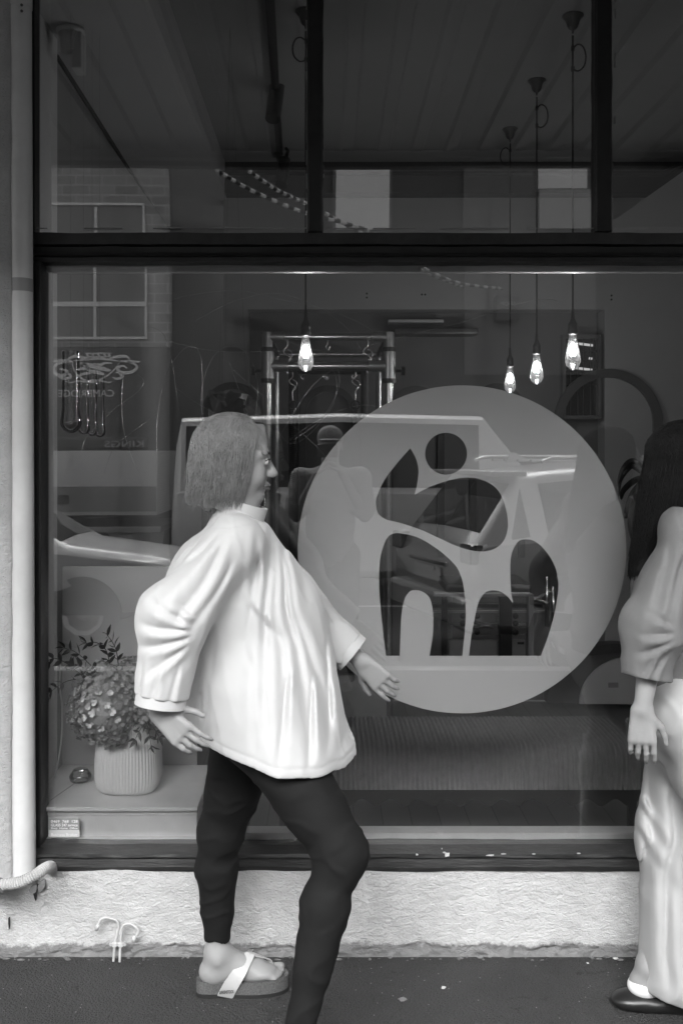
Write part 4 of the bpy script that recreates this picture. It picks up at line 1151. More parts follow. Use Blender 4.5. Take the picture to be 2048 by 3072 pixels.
q = P(1838, 2055, 5.93); MB().box((q.x - .03, q.y - .003, q.z - .015), (q.x + .03, q.y + .0, q.z + .015)).build('badge', mat('badge', .2, .5), ab)

# ------------------------------------------------------------------ indoor plants
random.seed(21)
pp = empty('trailing_plant', P(700, 1200, 4.0), 'trailing plant with dark heart-shaped leaves hanging left of the frame', 'plant')
def heart(b, p, L, d, nrm):
    d = Vector(d).normalized(); s_ = d.cross(Vector(nrm)).normalized(); nn = s_.cross(d)
    pr = [(0, 0), (.42, -.12), (.52, .15), (.40, .5), (.18, .8), (0, 1)]
    v = [p + s_ * x * L + d * y * L - nn * .12 * L * (y * y) for x, y in pr] + [p - s_ * x * L + d * y * L - nn * .12 * L * (y * y) for x, y in pr[1:-1]]
    b.add(v, [(0, 1, 2), (0, 2, 3), (0, 3, 4), (0, 4, 5), (0, 7, 6), (0, 8, 7), (0, 9, 8), (0, 5, 9)])
b = MB()
for px, py in ((650, 1190), (675, 1195), (705, 1192), (640, 1205), (660, 1215), (700, 1218), (720, 1208), (635, 1218), (690, 1225), (718, 1228), (750, 1230), (665, 1205)):
    heart(b, P(px + random.uniform(-4, 4), py - 14, 4.0 + random.uniform(-.1, .1)), random.uniform(.05, .07), (random.uniform(-.8, .8), random.uniform(-.6, .1), -.6), (random.uniform(-.5, .5), -1, .5))
for pts in ([(700, 1215), (735, 1240), (745, 1310), (740, 1400), (735, 1480), (738, 1560), (745, 1640)], [(690, 1220), (715, 1300), (722, 1420), (720, 1600), (735, 1690)], [(720, 1215), (760, 1290), (752, 1340), (748, 1380)]):
    q = catmull([P(x, y, 4.0) for x, y in pts], 6); b.tube(q, .0022, 5)
    for i in range(4, len(q), 4):
        heart(b, q[i], random.uniform(.055, .075), (random.uniform(-.9, .9), random.uniform(-.4, .1), -1), (random.uniform(-.5, .5), -1, .2))
b.build('trailing_leaves', M_leafd, pp, fix=False)
q = P(690, 1235, 4.06); b = MB(); b.lathe([(0, 0), (.05, 0), (.075, .07), (.07, .072), (.05, .05), (0, .045)], q, 20); b.build('hanging_pot', mat('pot_dark', .03, .6), pp, smooth=True)
b = MB(); [b.tube([q + Vector((.07 * math.cos(a), .07 * math.sin(a), .07)), Vector((q.x, q.y, 3.39))], .0003, 5) for a in (0.3, 2.4, 4.5)]; b.build('hanging_string', M_gap, pp)
dp = empty('tall_houseplant', (P(1950, 0, 4.7).x, 4.7 - CAMD, .12), 'tall dark houseplant with drooping strap leaves right of the logo', 'plant')
b = MB(); base = P(1945, 1430, 4.7); b.tube(catmull([Vector((base.x + .03, base.y, .35)), P(1955, 1700, 4.7), P(1940, 1560, 4.7), base], 6), .011, 8)
b.tube(catmull([base, P(1975, 1400, 4.7), P(1992, 1320, 4.7)], 4), .006, 6); b.build('stem', M_stem, dp)
b = MB()
def strap(p, pts, w):
    q = catmull(pts, 7); n = len(q); v = []
    for i, pt in enumerate(q):
        t = i / (n - 1); tg = (q[min(i + 1, n - 1)] - q[max(i - 1, 0)]).normalized()
        s_ = tg.cross(Vector((.2, 1, .1))).normalized(); ww = w * (math.sin(math.pi * min(.12 + t * .88, 1)) ** .7) + .001
        v += [pt - s_ * ww, pt + Vector((0, -.004, 0)), pt + s_ * ww]
    f = []
    for i in range(n - 1): a = i * 3; f += [(a, a + 3, a + 4, a + 1), (a + 1, a + 4, a + 5, a + 2)]
    b.add(v, f)
for pts, w in (([(1945, 1430), (1900, 1385), (1868, 1410), (1850, 1460)], .016), ([(1945, 1430), (1905, 1440), (1870, 1470), (1862, 1500)], .014), ([(1940, 1430), (1920, 1470), (1895, 1560), (1902, 1640)], .024),
               ([(1945, 1440), (1930, 1500), (1925, 1570), (1940, 1628)], .026), ([(1950, 1430), (1965, 1480), (1960, 1570), (1965, 1625)], .028), ([(1950, 1430), (1985, 1400), (2020, 1430), (2040, 1500)], .022),
               ([(1945, 1425), (1950, 1380), (1985, 1370), (2010, 1400)], .018), ([(1940, 1430), (1900, 1480), (1880, 1540), (1872, 1550)], .018), ([(1985, 1400), (1988, 1360), (1990, 1330), (1984, 1315)], .013),
               ([(1950, 1440), (1990, 1470), (2000, 1540), (1995, 1600)], .026), ([(1965, 1640), (1930, 1680), (1912, 1710), (1908, 1740)], .012), ([(1970, 1650), (1960, 1700), (1945, 1730), (1940, 1760)], .012),
               ([(1945, 1435), (1915, 1410), (1890, 1400), (1860, 1440), (1855, 1490)], .012), ([(1950, 1435), (1945, 1500), (1948, 1560), (1955, 1600)], .03)):
    strap(None, [P(x, y, 4.7 + .08 * math.sin(i + len(pts) * w * 90)) for i, (x, y) in enumerate(pts)], w)
b.build('strap_leaves', M_leafd, dp, fix=False)
b = MB(); b.lathe([(0, 0), (.11, 0), (.14, .26), (.13, .26), (.12, .22), (0, .21)], (base.x + .03, base.y, .1205), 28); b.build('pot', mat('pot_pale', .2, .6), dp, smooth=True)
# ------------------------------------------------------------------ the street behind the camera (seen in the glass)
fb = empty('hotel_building', (0, -14.0, 0), 'brick and dark painted building across the street with a crest sign', 'building')
DF = 14.0
def fbx(name, x0, x1, z0, z1, m, d0=0.0, d1=.3):
    return MB().box((x0, -DF - d1, z0), (x1, -DF + d0, z1)).build(name, m, fb)
def brick_mat():
    m = mat('facade_brick', .3, .85); nt, b = nodes_of(m)
    br = nt.nodes.new('ShaderNodeTexBrick'); br.inputs['Scale'].default_value = 1
    for k, val in (('Brick Width', .46), ('Row Height', .17), ('Mortar Size', .012)): br.inputs[k].default_value = val
    br.inputs['Color1'].default_value = (.20, .20, .20, 1); br.inputs['Color2'].default_value = (.28, .28, .28, 1); br.inputs['Mortar'].default_value = (.42, .42, .42, 1)
    nt.links.new(mapping(nt, (1, 1, 1), (math.radians(90), 0, 0)), br.inputs['Vector']); nt.links.new(br.outputs[0], b.inputs['Base Color']); return m
M_fdark = mat('facade_dark', .07, .8, var=.08, vscale=1); M_fmid = mat('facade_mid', .15, .8, var=.08, vscale=1)
xe = Rf(512, 0, DF).x
fbx('brick_wall', -14, xe, Rf(0, 1040, DF).z, 7.7, brick_mat())
fbx('lower_wall', -14, xe, 0, Rf(0, 1042, DF).z, mat('fascia_paint', .055, .6))
fbx('painted_wall', xe, 14, 0, 7.7, M_fdark, -.05)
fbx('lighter_bay', Rf(1395, 0, DF).x, Rf(1790, 0, DF).x, 3.0, 7.5, M_fmid, .0, .1)
fbx('parapet', -14, 14, 7.7, 7.9, M_fmid, .1)
for (x0, x1, y0, y1) in ((1005, 1158, 425, 686), (1620, 1775, 430, 566)):
    a_, c_ = Rf(x0, y1, DF), Rf(x1, y0, DF)
    f_ = MB().box((a_.x - .05, -DF - .02, a_.z - .06), (c_.x + .05, -DF + .02, c_.z + .06)).build('window', M_fmid, fb)
    m = mat('window_blind', .85, .6, bump=.2, bscale=3)
    MB().box((a_.x, -DF + .021, a_.z), (c_.x, -DF + .04, c_.z)).build('blind', m, f_)
a_, c_ = Rf(1620, 690, DF), Rf(1790, 572, DF); MB().box((a_.x, -DF + .101, a_.z), (c_.x, -DF + .13, c_.z)).build('panel', mat('panel_pale', .42, .7), fb)
# sash window upper left
a_, c_ = Rf(150, 1018, DF), Rf(436, 612, DF)
wn = MB().box((a_.x, -DF + .001, a_.z), (c_.x, -DF + .01, c_.z)).build('window', mat('sash_glass', .10, .08), fb)
M_sash = mat('sash_white', .75, .5)
def sb(x0, y0, x1, y1): p, q = Rf(x0, y1, DF), Rf(x1, y0, DF); MB().box((p.x, -DF + .011, p.z), (q.x, -DF + .06, q.z)).build('sash_bar', M_sash, wn)
sb(278, 625, 286, 905); sb(278, 920, 286, 1010); sb(150, 905, 436, 919); sb(432, 612, 438, 904); sb(432, 920, 438, 1018); sb(150, 1010, 431, 1018); sb(150, 612, 431, 619)
# crest and name
M_crest = mat('crest_white', .85, .5)
def ck(x, y): return (130 + x / 4.437, 1030 + y / 4.437)
def band(pts, w, closed=False, d=.02, nm='crest'):
    q = catmull([Vector((Rf(*ck(x, y), DF).x, 0, Rf(*ck(x, y), DF).z)) for x, y in pts], 5, closed)
    b = MB(); n = len(q); v = []
    for i, p in enumerate(q):
        pr, nx = (q[(i - 1) % n], q[(i + 1) % n]) if closed else (q[max(i - 1, 0)], q[min(i + 1, n - 1)])
        t = (nx - pr).normalized(); s_ = Vector((-t.z, 0, t.x)); k = i / max(n - 1, 1)
        ww = w * (1 if closed else (.35 + .65 * math.sin(math.pi * min(max(k, .02), .98)))) / 4.437 * (CAMD + .05 + DF) / F_PX / 2
        v += [(p.x - s_.x * ww, -DF + .002 + d, p.z - s_.z * ww), (p.x + s_.x * ww, -DF + .002 + d, p.z + s_.z * ww)]
    m_ = n if closed else n - 1
    f = [(2 * i, 2 * ((i + 1) % n), 2 * ((i + 1) % n) + 1, 2 * i + 1) for i in range(m_)]
    v2 = [(x, y - d, z_) for x, y, z_ in v]; b.add(v, f); b.add(v2, [tuple(reversed(q_)) for q_ in f]); return b
cb = MB()
def addb(*a, **k): bb = band(*a, **k); cb.add(bb.v, bb.f)
addb([(370, 240), (375, 300), (420, 400), (500, 470), (600, 520), (720, 490), (860, 410), (950, 320), (1000, 245)], 22)
addb([(385, 230), (540, 215), (700, 200), (860, 215), (990, 235)], 30)
addb([(300, 215), (400, 170), (520, 190), (620, 205)], 40); addb([(860, 200), (980, 175), (1090, 175), (1130, 215)], 40)
addb([(105, 240), (250, 225), (370, 240)], 34); addb([(1000, 235), (1140, 240), (1275, 245)], 34)
addb([(330, 240), (180, 270), (120, 330), (150, 400), (240, 430), (300, 380), (260, 350), (200, 340)], 44)
addb([(1100, 240), (1220, 290), (1210, 350), (1120, 390), (1010, 380), (970, 330), (1040, 300), (1100, 330)], 44)
addb([(180, 440), (260, 470), (340, 450), (330, 410), (270, 400)], 36); addb([(900, 450), (960, 470), (1030, 450), (1010, 410), (950, 380)], 36)
addb([(270, 500), (350, 520), (440, 500), (560, 510), (640, 490), (760, 500), (850, 520), (895, 510)], 26)
addb([(540, 125), (640, 135), (720, 128), (890, 130)], 16); addb([(560, 175), (700, 180), (850, 175)], 22)
for x in (570, 640, 720, 800, 860): addb([(x - 14, 130), (x, 155), (x + 8, 180)], 30)
addb([(470, 260), (560, 280), (640, 300), (740, 330), (830, 350), (880, 360)], 60); addb([(640, 270), (740, 285), (800, 262), (895, 262)], 34)
addb([(560, 300), (600, 360), (680, 380), (760, 400), (790, 420)], 50); addb([(430, 350), (520, 330), (600, 340)], 36); addb([(450, 430), (540, 400), (620, 400)], 34); addb([(500, 255), (540, 290), (560, 330)], 50)
cr = cb.build('crest', M_crest, fb, fix=False)
p0, p1 = Rf(*ck(930, 710), DF), Rf(*ck(190, 710), DF)
text('lettering', 'CAMBRIDGE', .175, Vector((p0.x, -DF + .012, p0.z)), mat('sign_white', .85, .5), fb, facing='+Y', width=p0.x - p1.x, extrude=.01)
# projecting shop sign
q = Rf(1528, 915, 13.6)
sg = empty('projecting_sign', (q.x, -13.7, q.z), 'small dark box sign lettered SHOP on the building across the street', 'sign')
MB().box((q.x - .20, -13.95, q.z - .25), (q.x + .20, -13.62, q.z + .18), bev=.02).build('sign_box', mat('sign_dark', .03, .5), sg)
text('lettering', 'SHOP', .1, Vector((q.x + .12, -13.612, q.z)), mat('sign_letters', .5, .5), sg, facing='+Y', width=.24, extrude=.004)
# overhead cables with striped covers
M_ca, M_cb = mat('cover_black', .03, .6), mat('cover_white', .75, .6)
def striped(pts, lab):
    q = catmull([Rf(x, y, d) for x, y, d in pts], 26)
    b = MB(); n = 8; r = .026
    b.tube(q, r, n)
    b.mi = [((i // n) // 2 + 0) % 2 if i < (len(q) - 1) * n else 0 for i in range(len(b.f))]
    return tag(b.build('striped_cable', [M_ca, M_cb], smooth=True), lab, 'cable', 'black and white striped overhead cables')
striped([(560, 430, 8.0), (690, 528, 8.6), (900, 625, 9.2), (1110, 695, 10), (1270, 810, 12.0), (1390, 858, 13.2)], 'overhead striped cable crossing lower, ending further left')
striped([(700, 470, 8.0), (830, 558, 8.8), (960, 625, 9.6), (1120, 720, 10.8), (1350, 838, 12.6), (1510, 864, 13.5)], 'overhead striped cable crossing higher, ending at the small sign')

# ------------------------------------------------------------------ vehicles
def ring_(st):
    x, zb, zbelt, zt, w, wt = st
    return [(0, zb), (.80 * w, zb), (w * .97, zb + .10), (w, (zb + zbelt) / 2), (w * .985, zbelt - .02), (w * .96, zbelt), (wt + (.02), zt - .06), (wt - .05, zt - .012), (wt * .6, zt), (0, zt + .008)]
def vehicle(name, label, cat, stations, M_body, glass, wheels, wr_, xf, extras=None):
    t = empty(name, xf[0], label, cat, None, xf[1])
    v = []; k = 10
    for st in stations:
        r = ring_(st); pts = [(st[0], y, z_) for y, z_ in r] + [(st[0], -y, z_) for y, z_ in r[-2:0:-1]]
        v += pts
    n = 18; f = []
    for i in range(len(stations) - 1):
        for j in range(n): f.append((i * n + j, i * n + (j + 1) % n, (i + 1) * n + (j + 1) % n, (i + 1) * n + j))
    f += [tuple(range(n)), tuple(range((len(stations) - 1) * n + n - 1, (len(stations) - 1) * n - 1, -1))]
    b = MB(); b.add(v, f); o = b.build('body', M_body, t, local=True); smooth_by_angle(o, 38)
    R = [ring_(s) for s in stations]
    def pt(i, fi, j, fj, side):   # interpolate on the skin
        a = (stations[i][0], *R[i][j]); a2 = (stations[i][0], *R[i][j + 1]); c = (stations[i + 1][0], *R[i + 1][j]); c2 = (stations[i + 1][0], *R[i + 1][j + 1])
        A = Vector(a).lerp(Vector(a2), fj); C = Vector(c).lerp(Vector(c2), fj); p = A.lerp(C, fi); p.y *= side; return p
    M_gl = mat('car_glass', .02, .03, spec=1.0, coat=1.0)
    for g in glass:
        if g[0] == 'side':
            for sd_ in (1, -1):
                b = MB(); i = g[1]; q = [pt(i, g[2], 5, .06, sd_), pt(i, g[3], 5, .06, sd_), pt(i, g[3], 5, .93, sd_), pt(i, g[2], 5, .93, sd_)]
                off = Vector((0, .006 * sd_, .002)); b.quad(*[p + off for p in q]); b.quad(*[p + off * .1 for p in q][::-1]); b.build('side_window', M_gl, t, local=True)
        else:
            _, i, f0, f1 = g; b = MB()
            q = [pt(i, f0, 7, .1, 1), pt(i, f0, 8, .99, 1), pt(i, f1, 8, .99, 1), pt(i, f1, 7, .1, 1)]
            q2 = [p.copy() for p in q]
            for p in q2: p.y *= -1
            nrm = (q[3] - q[0]).cross(q[1] - q[0]).normalized(); nrm = nrm if nrm.z > 0 else -nrm
            off = nrm * .006; b.quad(*[p + off for p in q]); b.quad(*[p + off for p in q2][::-1]); b.build('windscreen' if g[0] == 'front' else 'rear_window', M_gl, t, local=True)
    for x in wheels:
        for sd_ in (1, -1):
            c = (x, sd_ * (stations[2][4] - .10), wr_)
            b = MB(); b.lathe([(wr_ * .62, -.10), (wr_ * .93, -.10), (wr_, -.06), (wr_, .06), (wr_ * .93, .10), (wr_ * .62, .10)], c, 32, axis='Y'); wo = b.build('wheel', mat('tyre', .02, .8), t, local=True, smooth=False)
            b = MB(); b.lathe([(0, sd_ * .085), (wr_ * .15, sd_ * .09), (wr_ * .5, sd_ * .06), (wr_ * .62, sd_ * .095), (wr_ * .62, -sd_ * .08), (0, -sd_ * .08)], c, 10, axis='Y'); b.build('rim', mat('alloy', .5, .3, .9), wo, local=True)
            b = MB(); ang = np.linspace(0, math.pi, 20); w = stations[2][4] + .004
            pts = [(x + wr_ * 1.13 * math.cos(a), wr_ + wr_ * 1.13 * math.sin(a)) for a in ang]
            b.prism(pts, sd_ * (w - .05), sd_ * w); b.build('wheel_arch', M_gap, t, local=True)
    if extras: extras(t)
    return t
M_silver = mat('silver_paint', .55, .28, .75, coat=.6); M_carwhite = mat('white_paint', .80, .35, coat=.6)
def suv_extras(t):
    def L(b, n, m, **k): o = b.build(n, m, t, local=True); return o
    L(MB().box((.28, -.62, 1.585), (.62, .62, 1.625), bev=.015), 'spoiler', M_silver)
    b = MB(); b.add([(.75, -.012, 1.69), (.75, .012, 1.69), (.98, .012, 1.70), (.98, -.012, 1.70), (.80, 0, 1.785), (.84, 0, 1.785)], [(0, 1, 4), (1, 2, 5, 4), (2, 3, 5), (3, 0, 4, 5), (0, 3, 2, 1)]); L(b, 'roof_fin', M_silver)
    for y in (.62, -.62): L(MB().tube([(.75, y, 1.70), (.85, y, 1.735), (2.4, y, 1.745), (2.6, y, 1.71)], .016, 8), 'roof_rail', M_silver)
    for y in (.35, .12, -.12, -.35): L(MB().box((.8, y - .02, 1.70), (2.5, y + .02, 1.722), bev=.006), 'roof_rib', M_silver)
    for sd_ in (1, -1): L(MB().box((-.012, sd_ * .74 - .11, .88), (.10, sd_ * .74 + .11, 1.04), bev=.02), 'tail_light', mat('tail_lens', .06, .15, coat=.6))
    L(MB().box((-.06, -.80, .38), (.10, .80, .60), bev=.04), 'bumper', M_silver)
    L(MB().box((-.022, -.28, .68), (.01, .28, .80), bev=.004), 'number_plate', mat('plate', .6, .4))
    L(MB().box((-.025, -.40, .82), (.02, .40, .86), bev=.008), 'chrome_strip', mat('chrome', .8, .1, 1))
    for sd_ in (1, -1): L(MB().box((3.0, sd_ * 1.0 - .09, 1.02), (3.12, sd_ * 1.0 + .09, 1.16), bev=.03), 'mirror', M_silver)
q = Rf(1290, 0, 5.35)
vehicle('silver_car', 'silver hatchback with roof rails parked behind the photographer', 'car',
        [(0, .42, .86, .88, .78, .70), (.05, .34, .98, 1.0, .86, .72), (.12, .30, 1.05, 1.08, .90, .74), (.52, .28, 1.07, 1.60, .92, .66), (1.5, .26, 1.06, 1.69, .93, .67), (2.6, .26, 1.04, 1.65, .93, .66), (3.3, .27, 1.0, 1.06, .92, .72), (4.1, .30, .90, .94, .88, .66), (4.4, .40, .74, .78, .78, .58)],
        M_silver, [('rear', 2, .10, .86), ('front', 5, .08, .92), ('side', 3, .15, .95), ('side', 4, .04, .95), ('side', 2, .55, .95)], (.85, 3.5), .33, ((q.x, -5.35, -.13), math.radians(-18)), suv_extras)
def ute_extras(t):
    def L(b, n, m): return b.build(n, m, t, local=True)
    m = mat('chequer_plate', .85, .35, .1); nt, bb = nodes_of(m)
    ck_ = nt.nodes.new('ShaderNodeTexWave'); ck_.inputs['Scale'].default_value = 14; nt.links.new(mapping(nt, (1, 1, 1), (0, .78, 0)), ck_.inputs['Vector']); ck2 = nt.nodes.new('ShaderNodeTexWave'); ck2.inputs['Scale'].default_value = 14; nt.links.new(mapping(nt, (1, 1, 1), (0, -.78, 0)), ck2.inputs['Vector'])
    bumpn(nt, mathn(nt, 'MULTIPLY', ck_.outputs[1], ck2.outputs[1]), .8, .01, bb.inputs['Normal'])
    bx = L(MB().box((.05, -.90, .95), (2.2, .90, 1.80), bev=.01), 'toolbox', m)
    m2 = mat('side_mesh', .35, .5, .5)
    MB().box((.06, .901, 1.0), (2.19, .912, 1.33)).build('lower_door', mat('plate_dull', .30, .45, .1), bx, local=True)
    MB().box((.06, -.912, 1.0), (2.19, -.901, 1.33)).build('lower_door', mat('plate_dull', .30, .45, .1), bx, local=True)
    for s_ in (1, -1): MB().box((1.2, s_ * .916 - .006, 1.10), (1.35, s_ * .916 + .006, 1.22), bev=.004).build('latch', M_blk, bx, local=True)
    L(MB().tube([(.2, -.70, 1.90), (2.6, -.70, 1.90)], .085, 12), 'rolled_awning', mat('awning_bag', .03, .7))
    L(MB().box((.0, -.9, .72), (2.25, .9, .80), bev=.01), 'tray', mat('tray_steel', .4, .4, .7))
    L(MB().box((.05, .80, .30), (.12, .88, .72)), 'post', M_carwhite)
q = Rf(478, 0, 9.7)
ut = vehicle('utility_truck', 'utility truck with chequer plate toolbox parked across the street', 'truck',
        [(.2, .45, .70, .72, .60, .50), (.4, .40, .70, .72, .80, .6), (2.2, .38, .70, .74, .85, .7), (2.28, .35, 1.15, 1.60, .90, .64), (2.6, .32, 1.12, 1.76, .92, .66), (3.5, .32, 1.08, 1.74, .92, .66), (4.2, .34, 1.04, 1.10, .90, .70), (5.0, .38, .95, .98, .88, .66), (5.2, .45, .80, .82, .8, .6)],
        M_carwhite, [('front', 5, .08, .92), ('side', 4, .08, .92)], (1.0, 4.3), .38, ((q.x, -9.7 - .92, -.13), math.radians(180)), ute_extras)
p0 = Rf(425, 1295, 9.7)
text('lettering', 'KINGS', .12, Vector((p0.x, -9.7 - .92 + .80, 1.72)), mat('sign_letters', .5, .5), ut, facing='+Y', width=.52, extrude=.003)
q = Rf(575, 0, 5.6)
vehicle('white_sedan', 'white sedan driving past in the nearer lane at the left', 'car',
        [(0, .42, .80, .82, .76, .66), (.06, .34, .90, .93, .84, .70), (.9, .28, .93, .98, .88, .70), (1.5, .26, .92, 1.38, .90, .60), (2.6, .26, .90, 1.42, .90, .60), (3.4, .28, .88, .92, .89, .70), (4.3, .32, .76, .80, .84, .64), (4.55, .42, .62, .66, .74, .54)],
        M_carwhite, [('rear', 2, .08, .92), ('front', 4, .08, .92), ('side', 3, .05, .95), ('side', 2, .55, .95)], (.95, 3.6), .31, ((q.x - 4.6, -5.6 - .9, -.13), 0), None)

q = Rf(505, 0, 8.3)
vehicle('white_van', 'long white van with dark side windows in the far lane', 'van',
        [(0, .45, 1.10, 1.2, .82, .74), (.05, .34, 1.30, 1.9, .90, .78), (.12, .30, 1.32, 2.20, .95, .84), (2.0, .28, 1.32, 2.26, .98, .86), (3.7, .28, 1.30, 2.22, .98, .84), (4.5, .30, 1.16, 1.24, .96, .74), (5.15, .36, .95, 1.0, .92, .66), (5.3, .45, .78, .82, .84, .6)],
        M_carwhite, [('front', 4, .06, .94), ('side', 2, .03, 1.0), ('side', 3, .0, .97)], (1.0, 4.4), .34, ((q.x, -8.3 - .98, -.13), 0), None)
# ------------------------------------------------------------------ people
M_skin = mat('skin', .28, .5, var=.08, vscale=9, bump=.3, bscale=110, bdist=.0012)
M_skin.node_tree.nodes['Principled BSDF'].inputs['Subsurface Weight'].default_value = .08
M_skin.node_tree.nodes['Principled BSDF'].inputs['Subsurface Radius'].default_value = (.01, .01, .01)
M_skin.node_tree.nodes['Principled BSDF'].inputs['Subsurface Scale'].default_value = .5
def strand_bump(m):
    nt, b = nodes_of(m); bumpn(nt, noise(nt, mapping(nt, (1, 1, .07)), 420, 3, .6), .9, .004, b.inputs['Normal'])
def basis(fwd, up=(0, 0, 1)):
    f = Vector(fwd).normalized(); u = Vector(up); s_ = u.cross(f).normalized(); u = f.cross(s_).normalized()
    return f, s_, u
def loc(C, B, x, y, z_): return Vector(C) + B[0] * x + B[1] * y + B[2] * z_
def Rm(B): return np.array([[B[j][i] for j in range(3)] for i in range(3)])

def head_sdf(F, C, B, neck_to=None, nr=.052):
    L = lambda x, y, z_: loc(C, B, x, y, z_); R = Rm(B)
    F.ell(L(-.018, 0, .035), (.096, .076, .088), .01, R=R)
    F.ell(L(.018, 0, .0), (.068, .066, .085), .03, R=R)
    F.ell(L(.030, 0, -.058), (.052, .050, .050), .03, R=R)
    F.ell(L(.066, 0, -.092), (.020, .022, .018), .018, R=R)
    for y in (-.034, .034):
        F.ell(L(.064, y, -.030), (.022, .022, .030), .02, R=R)      # cheek
        F.cap(L(.074, y - .012, .030), L(.076, y * .45, .032), .010, .010, .014)
        F.ell(L(.091, y * .92, .012), (.013, .016, .012), .012, 'sub', R=R)
        F.ell(L(.079, y * .92, .012), (.0125, .0135, .011), .003, R=R)
    F.cap(L(.082, 0, .020), L(.108, 0, -.020), .008, .0115, .012)
    for y in (-.010, .010): F.ell(L(.098, y, -.026), (.010, .008, .008), .008, R=R)
    F.ell(L(.084, 0, -.052), (.014, .022, .0065), .008, R=R)
    F.ell(L(.081, 0, -.065), (.013, .020, .0075), .008, R=R)
    for s_ in (-1, 1):
        F.ell(L(-.006, s_ * .079, -.004), (.019, .008, .033), .006, R=R)
        F.ell(L(-.003, s_ * .087, .0), (.010, .006, .018), .005, 'sub', R=R)
    if neck_to is not None: F.cap(L(-.022, 0, -.055), neck_to, nr, nr * 1.12, .03)

def hand_sdf(F, wrist, d, pn, s=1.0, curl=.5, thumb_side=1):
    """d: wrist->knuckles, pn: palm normal; fingers curl towards pn"""
    d = Vector(d).normalized(); pn = (Vector(pn) - d * Vector(pn).dot(d)).normalized(); sd_ = d.cross(pn).normalized() * thumb_side
    w = Vector(wrist)
    for k, o in enumerate((-.030, -.010, .010, .029)):
        F.cap(w + sd_ * o * .6 * s, w + (d * .085 + sd_ * o) * s, .0145 * s, .0115 * s, .012)
    for k, (o, Lf) in enumerate(((.031, .072), (.010, .080), (-.011, .074), (-.031, .058))):
        p = w + (d * .088 + sd_ * o) * s; dd = d + sd_ * o * 1.6
        dd.normalize(); c = curl * (.8 + .15 * k); r = .0088
        for seg, fr_ in enumerate((.45, .32, .25)):
            ax = dd.cross(pn).normalized()
            dd = (Matrix.Rotation(c * (.7 if seg == 0 else .9), 3, ax) @ dd).normalized()
            q = p + dd * Lf * fr_ * s; F.cap(p, q, r * s, (r - .0009) * s, .004); p = q; r -= .0010
    p = w + (d * .022 + sd_ * .026) * s
    dd = (d * .75 + sd_ * .7 + pn * .45).normalized()
    for Lt, r in ((.036, .0125), (.030, .0100), (.024, .0088)):
        q = p + dd * Lt * s; F.cap(p, q, r * s, (r - .001) * s, .008 if r > .012 else .005); p = q
        dd = (dd + d * .45 - sd_ * .12).normalized()

def foot_sdf(F, ankle, heel, toe, wdt=.046, toes=True):
    a, h, t = Vector(ankle), Vector(heel), Vector(toe)
    d = (t - h); Lf = d.length; d.normalize()
    up = Vector((0, 0, 1)); up = (up - d * up.dot(d)).normalized(); s_ = d.cross(up).normalized()
    F.ell(h + d * .030 + up * .030, (.036, .030, .034), .02, R=Rm((d, s_, up)))
    F.cap(a, h + d * .050 + up * .040, .034, .034, .03)
    F.cap(a + d * .015, h + d * .15 + up * .030, .031, .026, .03)
    F.cap(h + d * .05 + up * .024, h + d * .17 + up * .020, .030, .026, .02)
    F.ell(h + d * (Lf * .70) + up * .022, (.05, wdt, .021), .02, R=Rm((d, s_, up)))
    F.ell(h + d * .12 + up * .040 + s_ * 0, (.07, .030, .028), .03, R=Rm((d, s_, up)))
    for k, (o, l, r) in enumerate(((-.030, 1.0, .0135), (-.010, .985, .0100), (.007, .955, .0095), (.021, .92, .009), (.034, .88, .0085))):
        F.cap(h + d * (Lf * .76) + s_ * o * .95 + up * .018, h + d * (Lf * l - r) + s_ * o + up * (.011 if k else .014), r * .95, r, .006)
        F.ell(h + d * (Lf * l - r * 1.2) + s_ * o + up * (.012 if k else .015), (r * 1.15, r, r * .9), .003, R=Rm((d, s_, up)))
    # ankle bones
    for sg in (-1, 1): F.ell(a + s_ * sg * .031 + up * -.004, (.013, .010, .014), .014)
    return d, s_, up

def eyes(parent, C, B, m_white, m_iris):
    for y in (-.0313, .0313):
        b = MB(); b.lathe([(.0118 * math.sin(t), -.0118 * math.cos(t)) for t in np.linspace(.01, math.pi - .01, 8)], (0, 0, 0), 12)
        c = loc(C, B, .0815, y, .012); b.v = [tuple(Vector(v) + c) for v in b.v]; e = b.build('eye', m_white, parent, smooth=True)
        b = MB(); b.lathe([(.0055 * math.sin(t), -.0055 * math.cos(t)) for t in np.linspace(.01, math.pi - .01, 8)], (0, 0, 0), 10)
        c = c + B[0] * .0080; b.v = [tuple(Vector(v) + c) for v in b.v]; b.build('iris', m_iris, e, smooth=True)
M_eyew = mat('eye_white', .6, .25); M_iris = mat('iris', .02, .2)
M_hair = mat('hair_fair', .24, .6, var=.2, vscale=30)
M_hair_d = mat('hair_dark', .012, .7, spec=.2, var=.3, vscale=30)

strand_bump(M_hair); strand_bump(M_hair_d)
